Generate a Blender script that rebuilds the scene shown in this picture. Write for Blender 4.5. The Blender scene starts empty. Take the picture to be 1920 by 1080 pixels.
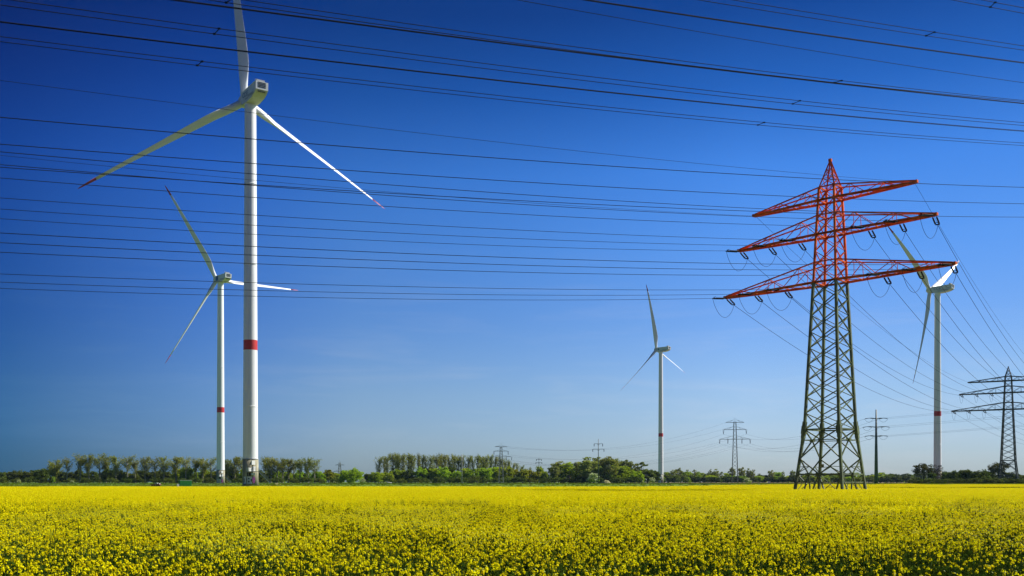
import bpy, math, random
from mathutils import Vector, Matrix
R = math.radians
rnd = random.Random(7)
S = bpy.context.scene
COL = S.collection

# ------------------------------------------------------------------ camera
CZ = 2.6
cam = bpy.data.cameras.new('camera'); cam.lens = 35; cam.sensor_width = 36
cam.shift_y = (904 - 540) / 1920; cam.clip_start = 0.5; cam.clip_end = 30000
co = bpy.data.objects.new('camera', cam); COL.objects.link(co)
co.location = (0, 0, CZ); co.rotation_euler = (R(90), 0, 0)
S.camera = co

# ------------------------------------------------------------------ sky, sun, exposure
SUN_AZ, SUN_EL = 69.5, 43.0        # azimuth from +Y towards +X
world = bpy.data.worlds.new("World"); S.world = world; world.use_nodes = True
wn = world.node_tree.nodes; wl = world.node_tree.links
bg = wn['Background']
sky = wn.new('ShaderNodeTexSky'); sky.sky_type = 'NISHITA'; sky.sun_disc = False
sky.sun_elevation = R(SUN_EL); sky.sun_rotation = R(SUN_AZ)
sky.altitude = 0; sky.air_density = 1.0; sky.dust_density = 0.6; sky.ozone_density = 4.0
# deep clear-weather blue: darker with height and away from the sun (as through a polariser), pale at the horizon
wg = wn.new('ShaderNodeTexCoord'); wx = wn.new('ShaderNodeSeparateXYZ'); wl.new(wg.outputs['Generated'], wx.inputs[0])
def ramp(src, stops):
    r_ = wn.new('ShaderNodeValToRGB'); e = r_.color_ramp.elements; wl.new(src, r_.inputs[0])
    for i, (p, c) in enumerate(stops):
        q = e[i] if i < 2 else e.new(p); q.position = p; q.color = (*[v/1.74 for v in c], 1)
    r_.color_ramp.interpolation = 'B_SPLINE' if len(stops) > 9 else 'LINEAR'
    return r_.outputs[0]
rz_ = ramp(wx.outputs[2], [(0.0, (.74, .96, 1.33)), (1.0, (.30, .42, .70)), (.04, (.82, 1.0, 1.38)), (.087, (.80, 1.0, 1.36)), (.16, (.57, .895, 1.43)), (.225, (.42, .87, 1.53)), (.294, (.27, .76, 1.52)), (.36, (.08, .43, 1.07)), (.424, (.02, .22, .68))])
vm = wn.new('ShaderNodeVectorMath'); vm.operation = 'MULTIPLY'; vm.inputs[1].default_value = (1, 1, 0); wl.new(wg.outputs['Generated'], vm.inputs[0])
vn = wn.new('ShaderNodeVectorMath'); vn.operation = 'NORMALIZE'; wl.new(vm.outputs[0], vn.inputs[0])
vd = wn.new('ShaderNodeVectorMath'); vd.operation = 'DOT_PRODUCT'; vd.inputs[1].default_value = (math.sin(R(SUN_AZ)), math.cos(R(SUN_AZ)), 0); wl.new(vn.outputs[0], vd.inputs[0])
ma = wn.new('ShaderNodeMapRange'); ma.inputs[1].default_value = -1; ma.inputs[2].default_value = 1; wl.new(vd.outputs['Value'], ma.inputs[0])
K1 = 1.74
ra_ = ramp(ma.outputs[0], [(p, tuple(K1*q for q in c)) for p, c in [(0.0, (.65, .70, .75)), (1.0, (.95, .95, .95)), (.3, (.2, .32, .5)), (.44, (.10, .30, .52)), (.53, (.50, .66, .86)), (.60, (.88, .90, .92)), (.675, (.98, .98, .98)), (.777, (1.2, 1.12, 1.08)), (.87, (.98, .96, .95))]])
def mulc(a, b):
    q = wn.new('ShaderNodeMix'); q.data_type = 'RGBA'; q.blend_type = 'MULTIPLY'; q.inputs[0].default_value = 1; wl.new(a, q.inputs[6]); wl.new(b, q.inputs[7]); return q.outputs[2]
mp = wn.new('ShaderNodeMapping'); mp.inputs['Scale'].default_value = (5, 5, 46); mp.inputs['Rotation'].default_value = (0, R(4), R(20)); wl.new(wg.outputs['Generated'], mp.inputs[0])
cn = wn.new('ShaderNodeTexNoise'); cn.inputs['Scale'].default_value = 1.0; cn.inputs['Detail'].default_value = 7; cn.inputs['Roughness'].default_value = .62; cn.inputs['Distortion'].default_value = .5; wl.new(mp.outputs[0], cn.inputs['Vector'])
cm = wn.new('ShaderNodeMapRange'); cm.inputs[1].default_value = .50; cm.inputs[2].default_value = .78; cm.inputs[4].default_value = .20; wl.new(cn.outputs['Fac'], cm.inputs[0])
cz = wn.new('ShaderNodeMapRange'); cz.inputs[1].default_value = .24; cz.inputs[2].default_value = .06; wl.new(wx.outputs[2], cz.inputs[0])
cf = wn.new('ShaderNodeMath'); cf.operation = 'MULTIPLY'; wl.new(cm.outputs[0], cf.inputs[0]); wl.new(cz.outputs[0], cf.inputs[1])
cmix = wn.new('ShaderNodeMix'); cmix.data_type = 'RGBA'; wl.new(cf.outputs[0], cmix.inputs[0]); wl.new(mulc(sky.outputs[0], rz_), cmix.inputs[6])
cmix.inputs[7].default_value = (4.4, 4.7, 5.2, 1)
wl.new(mulc(cmix.outputs[2], ra_), bg.inputs['Color'])
bg.inputs['Strength'].default_value = 0.085
sl = bpy.data.lights.new('sun', 'SUN'); sl.energy = 4.8; sl.angle = R(0.53); sl.color = (1, 0.965, 0.89)
so = bpy.data.objects.new('sun', sl); COL.objects.link(so)
sd = Vector((math.sin(R(SUN_AZ)) * math.cos(R(SUN_EL)), math.cos(R(SUN_AZ)) * math.cos(R(SUN_EL)), math.sin(R(SUN_EL))))
so.rotation_euler = sd.to_track_quat('Z', 'Y').to_euler(); so.location = sd * 300
S.view_settings.view_transform = 'Standard'; S.view_settings.look = 'None'
S.view_settings.exposure = 0.8; S.view_settings.gamma = 1.0
S.render.engine = 'CYCLES'
S.cycles.max_bounces = 6; S.cycles.transparent_max_bounces = 8

# ------------------------------------------------------------------ materials
def mat(name, col, rough=0.6, metal=0.0, col2=None, nscale=1.0, detail=4, stretch=None, spec=0.5, trans=0.0, orand=0.0, bump=0.0, coord='Object', lo=.35, hi=.65):
    m = bpy.data.materials.new(name); m.use_nodes = True
    nt = m.node_tree; N = nt.nodes; L = nt.links
    p = N['Principled BSDF']; p.inputs['Roughness'].default_value = rough
    p.inputs['Metallic'].default_value = metal; p.inputs['Specular IOR Level'].default_value = spec
    out = None
    if col2:
        tc = N.new('ShaderNodeTexCoord'); nz = N.new('ShaderNodeTexNoise')
        nz.inputs['Scale'].default_value = nscale; nz.inputs['Detail'].default_value = detail
        if stretch:
            mpg = N.new('ShaderNodeMapping'); mpg.inputs['Scale'].default_value = stretch; L.new(tc.outputs[coord], mpg.inputs[0]); L.new(mpg.outputs[0], nz.inputs['Vector'])
        else: L.new(tc.outputs[coord], nz.inputs['Vector'])
        mr = N.new('ShaderNodeMapRange'); mr.inputs[1].default_value = lo; mr.inputs[2].default_value = hi
        L.new(nz.outputs['Fac'], mr.inputs[0])
        mx = N.new('ShaderNodeMix'); mx.data_type = 'RGBA'
        mx.inputs[6].default_value = (*col, 1); mx.inputs[7].default_value = (*col2, 1)
        L.new(mr.outputs[0], mx.inputs[0]); out = mx.outputs[2]
        if bump:
            b = N.new('ShaderNodeBump'); b.inputs['Strength'].default_value = bump
            L.new(nz.outputs['Fac'], b.inputs['Height']); L.new(b.outputs[0], p.inputs['Normal'])
    if orand:
        oi = N.new('ShaderNodeObjectInfo'); h = N.new('ShaderNodeHueSaturation')
        m1 = N.new('ShaderNodeMapRange'); m1.inputs[3].default_value = 1 - orand; m1.inputs[4].default_value = 1 + orand
        L.new(oi.outputs['Random'], m1.inputs[0]); L.new(m1.outputs[0], h.inputs['Value'])
        m2 = N.new('ShaderNodeMapRange'); m2.inputs[3].default_value = 0.5 - orand * .06; m2.inputs[4].default_value = 0.5 + orand * .06
        ml = N.new('ShaderNodeMath'); ml.operation = 'MULTIPLY'; ml.inputs[1].default_value = 7.31
        fr = N.new('ShaderNodeMath'); fr.operation = 'FRACT'
        L.new(oi.outputs['Random'], ml.inputs[0]); L.new(ml.outputs[0], fr.inputs[0]); L.new(fr.outputs[0], m2.inputs[0])
        L.new(m2.outputs[0], h.inputs['Hue'])
        if out: L.new(out, h.inputs['Color'])
        else: h.inputs['Color'].default_value = (*col, 1)
        out = h.outputs[0]
    if out: L.new(out, p.inputs['Base Color'])
    else: p.inputs['Base Color'].default_value = (*col, 1)
    if trans:
        t = N.new('ShaderNodeBsdfTranslucent'); ms = N.new('ShaderNodeMixShader'); ms.inputs[0].default_value = trans
        if out: L.new(out, t.inputs['Color'])
        else: t.inputs['Color'].default_value = (*col, 1)
        L.new(p.outputs[0], ms.inputs[1]); L.new(t.outputs[0], ms.inputs[2])
        L.new(ms.outputs[0], N['Material Output'].inputs['Surface'])
    return m

M = dict(
    white=mat('painted_white_steel', (.77, .78, .77), .45, col2=(.60, .61, .58), nscale=1.0, stretch=(1.6, 1.6, .05), detail=6, lo=.45, hi=.8),
    blade=mat('blade_gelcoat', (.68, .70, .72), .45, col2=(.62, .64, .66), nscale=.15),
    redband=mat('red_paint', (.52, .018, .012), .5, col2=(.42, .014, .01), nscale=.6),
    foot=mat('weathered_concrete', (.40, .37, .24), .9, col2=(.20, .19, .13), nscale=.9, stretch=(1, 1, .3), bump=.2),
    nac=mat('nacelle_grey_white', (.62, .64, .62), .5, col2=(.54, .56, .53), nscale=.5),
    dark=mat('dark_opening', (.012, .012, .014), .8),
    blue=mat('blue_lettering', (.02, .09, .22), .5),
    galv=mat('galvanised_steel', (.42, .43, .43), .6, .1, col2=(.3, .31, .31), nscale=2),
    purple=mat('purple_paint', (.16, .02, .15), .6),
    orange=mat('red_orange_pylon_paint', (.78, .125, .003), .7, spec=.12, col2=(.45, .06, .003), nscale=.45, detail=8, lo=.42, hi=.62),
    green=mat('olive_green_pylon_paint', (.12, .155, .045), .6, col2=(.06, .075, .025), nscale=.45, detail=8, lo=.42, hi=.62),
    darkgreen=mat('dark_weathered_steel', (.02, .026, .022), .6, col2=(.025, .032, .03), nscale=.5),
    greysteel=mat('grey_lattice_steel', (.16, .17, .16), .6),
    insul=mat('black_insulator', (.008, .007, .007), .8, spec=.15),
    cable=mat('weathered_aluminium_cable', (.012, .014, .018), .9, spec=.1),
    pole=mat('green_grey_tubular_steel', (.07, .10, .09), .55, col2=(.05, .07, .065), nscale=.4),
    cpole=mat('pale_concrete_pole', (.33, .34, .32), .8, col2=(.24, .25, .24), nscale=.8),
    leaf=mat('fresh_green_leaves', (.21, .30, .008), .8, col2=(.29, .38, .012), nscale=.35, trans=.5, orand=.28, spec=.1),
    leafd=mat('dark_green_leaves', (.07, .098, .004), .8, col2=(.105, .135, .006), nscale=.35, trans=.3, orand=.25, spec=.2),
    leafo=mat('dark_oak_leaves', (.05, .055, .008), .8, col2=(.075, .075, .012), nscale=.4, trans=.25, spec=.1),
    leafb=mat('brown_twigs', (.05, .038, .022), .9, col2=(.07, .055, .03), nscale=.4, trans=.1, spec=.1),
    leafy=mat('yellow_green_leaves', (.22, .24, .006), .8, col2=(.28, .29, .010), nscale=.35, trans=.4, orand=.25, spec=.2),
    leafp=mat('olive_budding_leaves', (.17, .19, .015), .8, col2=(.24, .25, .03), nscale=.4, trans=.35, orand=.2, spec=.2),
    leafs=mat('sparse_spring_leaves', (.19, .23, .02), .8, col2=(.27, .29, .045), nscale=.4, trans=.35, orand=.2, spec=.2),
    blossom=mat('white_blossom', (.62, .62, .45), .7, trans=.3),
    bark=mat('grey_brown_bark', (.17, .15, .11), .9, col2=(.26, .24, .19), nscale=1.5),
    barkd=mat('dark_bark', (.05, .04, .03), .9, col2=(.08, .065, .05), nscale=1.5),
    cgreen=mat('green_container_paint', (.04, .30, .045), .5, col2=(.03, .22, .035), nscale=1.5),
    cframe=mat('pale_container_frame', (.22, .28, .22), .5),
    tan=mat('dry_straw', (.30, .27, .11), .95, col2=(.18, .17, .06), nscale=2, bump=.4),
    pwhite=mat('dull_white_paint', (.6, .6, .56), .6),
    rubber=mat('black_rubber', (.02, .02, .02), .8),
    petal=mat('rape_petals', (.88, .84, .003), .8, col2=(.84, .68, .003), nscale=6, trans=.4, spec=.05),
    bud=mat('rape_buds', (.30, .34, .02), .6, trans=.25, spec=.2),
    stem=mat('rape_stems', (.06, .10, .012), .7, trans=.1, spec=.1),
    rleaf=mat('rape_leaves', (.022, .045, .004), .8, col2=(.038, .066, .006), nscale=5, trans=.3, spec=0),
)

# ------------------------------------------------------------------ mesh helpers
class MB:
    def __init__(s): s.v = []; s.f = []; s.mi = []
    def quad(s, a, b, c, d, m=0):
        n = len(s.v); s.v += [tuple(a), tuple(b), tuple(c), tuple(d)]; s.f.append((n, n+1, n+2, n+3)); s.mi.append(m)
    def box(s, c, d, rz=0, m=0):
        cx, cy, cz = c; hx, hy, hz = d[0]/2, d[1]/2, d[2]/2; n = len(s.v); ca, sa = math.cos(rz), math.sin(rz)
        for k in range(8):
            x = hx if k & 1 else -hx; y = hy if k & 2 else -hy; z = hz if k & 4 else -hz
            s.v.append((cx + x*ca - y*sa, cy + x*sa + y*ca, cz + z))
        for q in ((0,2,3,1),(4,5,7,6),(0,1,5,4),(2,6,7,3),(0,4,6,2),(1,3,7,5)):
            s.f.append(tuple(n+i for i in q)); s.mi.append(m)
    def bar(s, a, b, w, w2=None, m=0):
        a = Vector(a); b = Vector(b); d = (b-a)
        if d.length < 1e-5: return
        d.normalize(); up = Vector((0,0,1)) if abs(d.z) < .95 else Vector((1,0,0))
        x = d.cross(up).normalized(); y = x.cross(d); w2 = w2 or w; n = len(s.v)
        for p in (a, b):
            for i, j in ((-1,-1),(1,-1),(1,1),(-1,1)):
                s.v.append(tuple(p + x*(i*w/2) + y*(j*w2/2)))
        for q in ((0,1,2,3),(7,6,5,4),(0,4,5,1),(1,5,6,2),(2,6,7,3),(3,7,4,0)):
            s.f.append(tuple(n+i for i in q)); s.mi.append(m)
    def tube(s, pts, r, n=6, caps=True, m=0):
        pts = [Vector(p) for p in pts]; base = len(s.v)
        rs = r if isinstance(r, (list, tuple)) else [r]*len(pts)
        up0 = None
        for i, p in enumerate(pts):
            d = (pts[min(i+1, len(pts)-1)] - pts[max(i-1, 0)]).normalized()
            if up0 is None:
                up0 = Vector((0,0,1)) if abs(d.z) < .9 else Vector((1,0,0))
            x = d.cross(up0)
            x.normalize(); y = x.cross(d); up0 = y if abs(d.z) >= .9 or abs(up0.z) < .5 else up0
            for k in range(n):
                a = 2*math.pi*k/n; s.v.append(tuple(p + x*(rs[i]*math.cos(a)) + y*(rs[i]*math.sin(a))))
        for i in range(len(pts)-1):
            for k in range(n):
                a = base+i*n+k; b = base+i*n+(k+1) % n
                s.f.append((a, b, b+n, a+n)); s.mi.append(m)
        if caps:
            s.f.append(tuple(base+k for k in range(n))[::-1]); s.mi.append(m)
            e = base+(len(pts)-1)*n; s.f.append(tuple(e+k for k in range(n))); s.mi.append(m)
    def mesh(s, name, mats, smooth=False):
        me = bpy.data.meshes.new(name); me.from_pydata(s.v, [], s.f)
        for q in (mats if isinstance(mats, (list, tuple)) else [mats]): me.materials.append(q)
        me.polygons.foreach_set('material_index', s.mi)
        if smooth: me.polygons.foreach_set('use_smooth', [True]*len(me.polygons))
        me.update(); return me
    def build(s, name, mats, parent=None, smooth=False):
        o = bpy.data.objects.new(name, s.mesh(name, mats, smooth)); COL.objects.link(o)
        if parent: o.parent = parent
        return o

def empty(name, loc=(0,0,0), rz=0):
    o = bpy.data.objects.new(name, None); COL.objects.link(o); o.location = loc; o.rotation_euler = (0,0,rz); return o
def tag(o, label=None, cat=None, group=None, kind=None):
    if label: o['label'] = label
    if cat: o['category'] = cat
    if group: o['group'] = group
    if kind: o['kind'] = kind
    return o
def obj(name, me, parent=None):
    o = bpy.data.objects.new(name, me); COL.objects.link(o)
    if parent: o.parent = parent
    return o

ONES = ['', 'first','second','third','fourth','fifth','sixth','seventh','eighth','ninth','tenth','eleventh','twelfth','thirteenth','fourteenth','fifteenth','sixteenth','seventeenth','eighteenth','nineteenth']
def ordw(n):
    if n < 20: return ONES[n]
    t = {2:('twenty','twentieth'),3:('thirty','thirtieth'),4:('forty','fortieth'),5:('fifty','fiftieth'),6:('sixty','sixtieth')}[n//10]
    return t[1] if n % 10 == 0 else t[0] + '-' + ONES[n % 10]

def sm(a, b, x):
    t = min(1.0, max(0.0, (x-a)/(b-a))); return t*t*(3-2*t)
def gz(x, y):
    base = 1.95*sm(288, 306, y)
    r = (.36*sm(224, 228, y) + .3*sm(232, 285, y))*sm(40, 80, x)
    if x < -70: base -= .9*sm(-70, -90, x)*(1-sm(390, 500, y))*sm(288, 306, y)
    return max(base, r)

# ------------------------------------------------------------------ ground
def build_ground():
    xs = sorted(set([-9000,-4000,-2000,-1200,-800,-500] + list(range(-400, 0, 20)) + list(range(0, 120, 5)) + list(range(120, 401, 20)) + [500,800,1200,2000,4000,9000]))
    ys = sorted(set([-300,-50,0] + list(range(20, 220, 20)) + list(range(220, 312, 2)) + [330,360,420,500,600,800,1100,1600,2500,4000,9000]))
    mb = MB(); nx = len(xs)
    for y in ys:
        for x in xs: mb.v.append((x, y, gz(x, y)))
    for j in range(len(ys)-1):
        for i in range(nx-1):
            a = j*nx+i; mb.f.append((a, a+1, a+1+nx, a+nx)); mb.mi.append(0)
    m = bpy.data.materials.new('meadow_and_soil'); m.use_nodes = True
    N = m.node_tree.nodes; L = m.node_tree.links; p = N['Principled BSDF']; p.inputs['Roughness'].default_value = .95
    p.inputs['Specular IOR Level'].default_value = .1
    tc = N.new('ShaderNodeTexCoord'); n1 = N.new('ShaderNodeTexNoise'); n1.inputs['Scale'].default_value = .02; n1.inputs['Detail'].default_value = 6
    n2 = N.new('ShaderNodeTexNoise'); n2.inputs['Scale'].default_value = .8; n2.inputs['Detail'].default_value = 6
    L.new(tc.outputs['Object'], n1.inputs['Vector']); L.new(tc.outputs['Object'], n2.inputs['Vector'])
    r1 = N.new('ShaderNodeValToRGB'); e = r1.color_ramp.elements
    e[0].position = .3; e[0].color = (.06, .12, .010, 1); e[1].position = .7; e[1].color = (.12, .19, .015, 1)
    L.new(n2.outputs['Fac'], r1.inputs[0])
    # dry brown field strip beyond the pylon on the right
    sx = N.new('ShaderNodeSeparateXYZ'); L.new(tc.outputs['Object'], sx.inputs[0])
    def rng(src, a, b):
        q = N.new('ShaderNodeMapRange'); q.inputs[1].default_value = a; q.inputs[2].default_value = b; L.new(src, q.inputs[0]); return q.outputs[0]
    def mul(a, b):
        q = N.new('ShaderNodeMath'); q.operation = 'MULTIPLY'; L.new(a, q.inputs[0]); L.new(b, q.inputs[1]); return q.outputs[0]
    f = mul(rng(sx.outputs[1], 560, 575), rng(sx.outputs[0], 120, 160))
    mx = N.new('ShaderNodeMix'); mx.data_type = 'RGBA'; L.new(f, mx.inputs[0]); L.new(r1.outputs[0], mx.inputs[6]); mx.inputs[7].default_value = (.17, .12, .05, 1)
    f2 = rng(sx.outputs[1], 288, 284)
    m2 = N.new('ShaderNodeMix'); m2.data_type = 'RGBA'; L.new(f2, m2.inputs[0]); L.new(mx.outputs[2], m2.inputs[6]); m2.inputs[7].default_value = (.05, .055, .02, 1)
    L.new(m2.outputs[2], p.inputs['Base Color'])
    o = mb.build('ground', m, smooth=True); o['kind'] = 'structure'
build_ground()

# grass tufts of the strip between crop and trees
def build_woodland():
    mb = MB(); r = random.Random(9)
    x = -1100
    while x < 1200:
        y = 1480 + r.uniform(-40, 60); h = 9 + 3*math.sin(x*.013) + 2*math.sin(x*.041+1) + r.uniform(-2, 3.5); w = r.uniform(9, 16)
        for q in range(300):
            th = r.uniform(0, 6.28); u = r.random(); rad = w/2*(1-u**3)**.5*r.uniform(.6, 1)
            p = Vector((x+rad*math.cos(th), y+rad*math.sin(th), 1.9+h*u)); n = Vector((r.gauss(0, 1), r.gauss(0, 1), r.gauss(.4, 1))).normalized(); a = n.orthogonal().normalized(); b = n.cross(a); sz = r.uniform(.5, 1.1)
            mb.quad(p-a*sz, p-b*sz, p+a*sz, p+b*sz)
        x += r.uniform(5, 9)
    o = mb.build('distant_woodland', M['leafd']); tag(o, 'far-off low belt of woodland along the horizon', 'woodland', kind='stuff')
build_woodland()
def build_grass():
    mb = MB(); r = random.Random(3)
    for i in range(5000):
        x = r.uniform(-165, 165); y = r.uniform(286, 294) + 1.5*math.sin(x*.3); z = gz(x, y); h = r.uniform(.3, 1.1)*(.4+.6*abs(math.sin(x*.13+math.sin(x*.05)))); w = r.uniform(.05, .25); a = r.uniform(0, 3)
        dx, dy = math.cos(a)*w, math.sin(a)*w; mb.quad((x-dx, y-dy, z-.02), (x+dx, y+dy, z-.02), (x+dx*.4, y+dy*.4, z+h), (x-dx*.4, y-dy*.4, z+h*.9), 0 if r.random() < .7 else 1)
    for i in range(42000):
        y = 289 + 330*r.random()**1.6; x = r.uniform(-.56, .56)*y
        z = gz(x, y); h = r.uniform(.06, .2); w = r.uniform(.2, .6)
        a = r.uniform(-.6, .6); dx, dy = math.cos(a)*w, math.sin(a)*w; t = r.uniform(-.2, .2)
        mb.quad((x-dx, y-dy, z-.02), (x+dx, y+dy, z-.02), (x+dx*.6+t, y+dy*.6, z+h), (x-dx*.7+t, y-dy*.7, z+h*r.uniform(.5, 1)), 0 if r.random() < .8 else 1)
    o = mb.build('grass', [mat('meadow_grass', (.20, .25, .003), 1.0, col2=(.13, .19, .003), nscale=.05, trans=.4, spec=.05), mat('dry_grass', (.17, .18, .05), .8, trans=.3)])
    tag(o, 'bright green meadow grass strip between the yellow crop and the trees', 'grass', kind='stuff')
build_grass()

# ------------------------------------------------------------------ rapeseed field (stuff, instanced tiles)
def head(mb, r, c, rad, n, ps):
    for k in range(n):
        th = r.uniform(0, 2*math.pi); ph = math.acos(r.uniform(-.35, 1)); d = Vector((math.sin(ph)*math.cos(th), math.sin(ph)*math.sin(th), math.cos(ph)*1.25))
        p = c + d*rad*r.uniform(.75, 1.05); nrm = (d + Vector((r.uniform(-.6,.6), r.uniform(-.6,.6), r.uniform(-.3,.6)))).normalized()
        x = nrm.cross(Vector((r.uniform(-1,1), r.uniform(-1,1), .3))).normalized()*ps*r.uniform(.6, 1.1); y = nrm.cross(x).normalized()*ps*r.uniform(.6, 1.1)
        mb.quad(p-x-y, p+x-y, p+x+y, p-x+y, 0)
def near_tile(seed, sz=3.0, dens=27, bare=0.0):
    r = random.Random(seed); mb = MB()
    for i in range(int(sz*sz*dens)):
        x, y = r.uniform(-sz/2, sz/2), r.uniform(-sz/2, sz/2)
        h = r.gauss(1.17, .15); lean = Vector((r.gauss(0, .05), r.gauss(0, .05), 0))
        base = Vector((x, y, 0)); top = base + lean + Vector((0, 0, h-.1))
        mb.tube([base, base.lerp(top, .5), top], [.008, .006, .004], 3, False, 2)
        nb = r.choice((3, 4, 5, 5)) if r.random() > bare else 1
        for b in range(nb):
            s0 = base.lerp(top, r.uniform(.55, .85)); a = r.uniform(0, 6.28); sp = r.uniform(.07, .2)
            e = top + Vector((math.cos(a)*sp, math.sin(a)*sp, r.uniform(-.16, .08))) if b else top + Vector((0, 0, .08))
            w = Vector((.004, 0, 0)); mb.quad(s0-w, s0+w, e+w, e-w, 2)
            if r.random() > bare*.8:
                head(mb, r, e, r.uniform(.016, .034), r.choice((9, 11, 13)), .0112)
            q = e + Vector((0, 0, .035)); mb.quad(q+Vector((-.012,0,0)), q+Vector((0,-.012,0)), q+Vector((.012,0,.012)), q+Vector((0,.012,.012)), 1)
        for b in range(8):
            z = r.uniform(.25, 1.0)*h*.9; a = r.uniform(0, 6.28); l = r.uniform(.09, .2)*(1.5-z/h); d = Vector((math.cos(a), math.sin(a), 0)); n = Vector((-d.y, d.x, 0))*l*.28
            p0 = base + lean*(z/h) + Vector((0, 0, z)); p1 = p0 + d*l*.5 + Vector((0, 0, l*.35)); p2 = p0 + d*l + Vector((0, 0, r.uniform(-.2, .3)*l))
            mb.quad(p0-n*.4, p0+n*.4, p1+n, p1-n, 3); mb.quad(p1-n, p1+n, p2+n*.3, p2-n*.3, 3)
    return mb.mesh('rapeseed_plants', [M['petal'], M['bud'], M['stem'], M['rleaf']])
def far_tile(seed, sz=6.0, dens=46):
    r = random.Random(seed); mb = MB()
    for i in range(int(sz*sz*dens)):
        x, y = r.uniform(-sz/2, sz/2), r.uniform(-sz/2, sz/2); z = r.gauss(1.18, .075 if dens > 40 else .10)
        head(mb, r, Vector((x, y, z)), .05 if dens > 40 else .042, 5, .028 if dens > 40 else .024)
        if i % 3 == 0:
            a = r.uniform(0, 6.28); d = Vector((math.cos(a), math.sin(a), 0))*.03; p = Vector((x, y, 0))
            zt = min(z-.14, .98); mb.quad(p-d, p+d, p+d*1.6+Vector((0,0,zt)), p-d*1.6+Vector((0,0,zt)), 3)
            d = Vector((-d.y, d.x, 0))*3; p = Vector((x, y, r.uniform(.5, .95)))
            mb.quad(p-d, p+d, p+d+Vector((0,0,.12)), p-d+Vector((0,0,.12)), 3)
    return mb.mesh('rapeseed_plants_far', [M['petal'], M['bud'], M['stem'], M['rleaf']])
def build_field():
    src = bpy.data.collections.new('rapeseed_plants')
    meshes = [near_tile(11), near_tile(12), near_tile(13), near_tile(14, bare=.5), near_tile(15, bare=.8), far_tile(21, 3.0, 34), far_tile(22, 3.0, 34), far_tile(23), far_tile(24), far_tile(25, 6.0, 38)]
    for i, me in enumerate(meshes):
        src.objects.link(bpy.data.objects.new('plants_%02d' % i, me))
    pts = []; var = []; rot = []; r = random.Random(5)
    def undul(x, y): return .09*math.sin(x*.11+1.3+math.sin(y*.05))*math.sin(y*.09+.4) + .04*math.sin(x*.33+y*.31)
    y = 11.5
    while y < 92:
        n = int((.53*y + 9)/3) + 1
        for i in range(-n, n+1):
            x = i*3.0
            v = r.choice((0, 1, 2))
            q = sm(29, 14.0, y - (3*math.sin(x*.7) + (2 if x > 4 else 0)))
            if q > 0 and r.random() < q*.9: v = r.choice((3, 4)) if x > 1 or r.random() < .5 else 3
            if r.random() < sm(38, 84, y): v = r.choice((5, 6))
            pts.append((x, y, undul(x, y))); var.append(v); rot.append(r.randrange(4)*math.pi/2)
        y += 3.0
    y += 1.5
    while y < 286.5:
        n = int((.53*y + 18)/6) + 1
        for i in range(-n, n+1):
            x = i*6.0
            if 222 < y < 229 and x > 62: continue
            if y > 279 and r.random() < .3: continue
            pts.append((x, y, gz(x, y) + undul(x, y)*1.2)); var.append(9 if r.random() < sm(190, 85, y) else r.choice((7, 8))); rot.append(r.randrange(4)*math.pi/2)
        y += 6.0
    me = bpy.data.meshes.new('rapeseed_field'); me.from_pydata(pts, [], [])
    a = me.attributes.new('variant', 'INT', 'POINT'); a.data.foreach_set('value', var)
    a = me.attributes.new('turn', 'FLOAT', 'POINT'); a.data.foreach_set('value', rot)
    o = bpy.data.objects.new('rapeseed_field', me); COL.objects.link(o)
    ng = bpy.data.node_groups.new('rapeseed_scatter', 'GeometryNodeTree')
    ng.interface.new_socket('Geometry', in_out='INPUT', socket_type='NodeSocketGeometry')
    ng.interface.new_socket('Geometry', in_out='OUTPUT', socket_type='NodeSocketGeometry')
    N = ng.nodes; L = ng.links
    gi = N.new('NodeGroupInput'); go = N.new('NodeGroupOutput'); ip = N.new('GeometryNodeInstanceOnPoints')
    ci = N.new('GeometryNodeCollectionInfo'); ci.inputs['Collection'].default_value = src
    ci.inputs['Separate Children'].default_value = True; ci.inputs['Reset Children'].default_value = True
    ip.inputs['Pick Instance'].default_value = True
    na = N.new('GeometryNodeInputNamedAttribute'); na.data_type = 'INT'; na.inputs[0].default_value = 'variant'
    nb = N.new('GeometryNodeInputNamedAttribute'); nb.data_type = 'FLOAT'; nb.inputs[0].default_value = 'turn'
    cx = N.new('ShaderNodeCombineXYZ'); L.new(nb.outputs[0], cx.inputs[2])
    L.new(gi.outputs[0], ip.inputs['Points']); L.new(ci.outputs[0], ip.inputs['Instance'])
    L.new(na.outputs[0], ip.inputs['Instance Index']); L.new(cx.outputs[0], ip.inputs['Rotation'])
    L.new(ip.outputs[0], go.inputs[0])
    md = o.modifiers.new('scatter', 'NODES'); md.node_group = ng
    tag(o, 'broad field of yellow flowering rapeseed filling the foreground', 'crop field', kind='stuff')
build_field()

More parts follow.
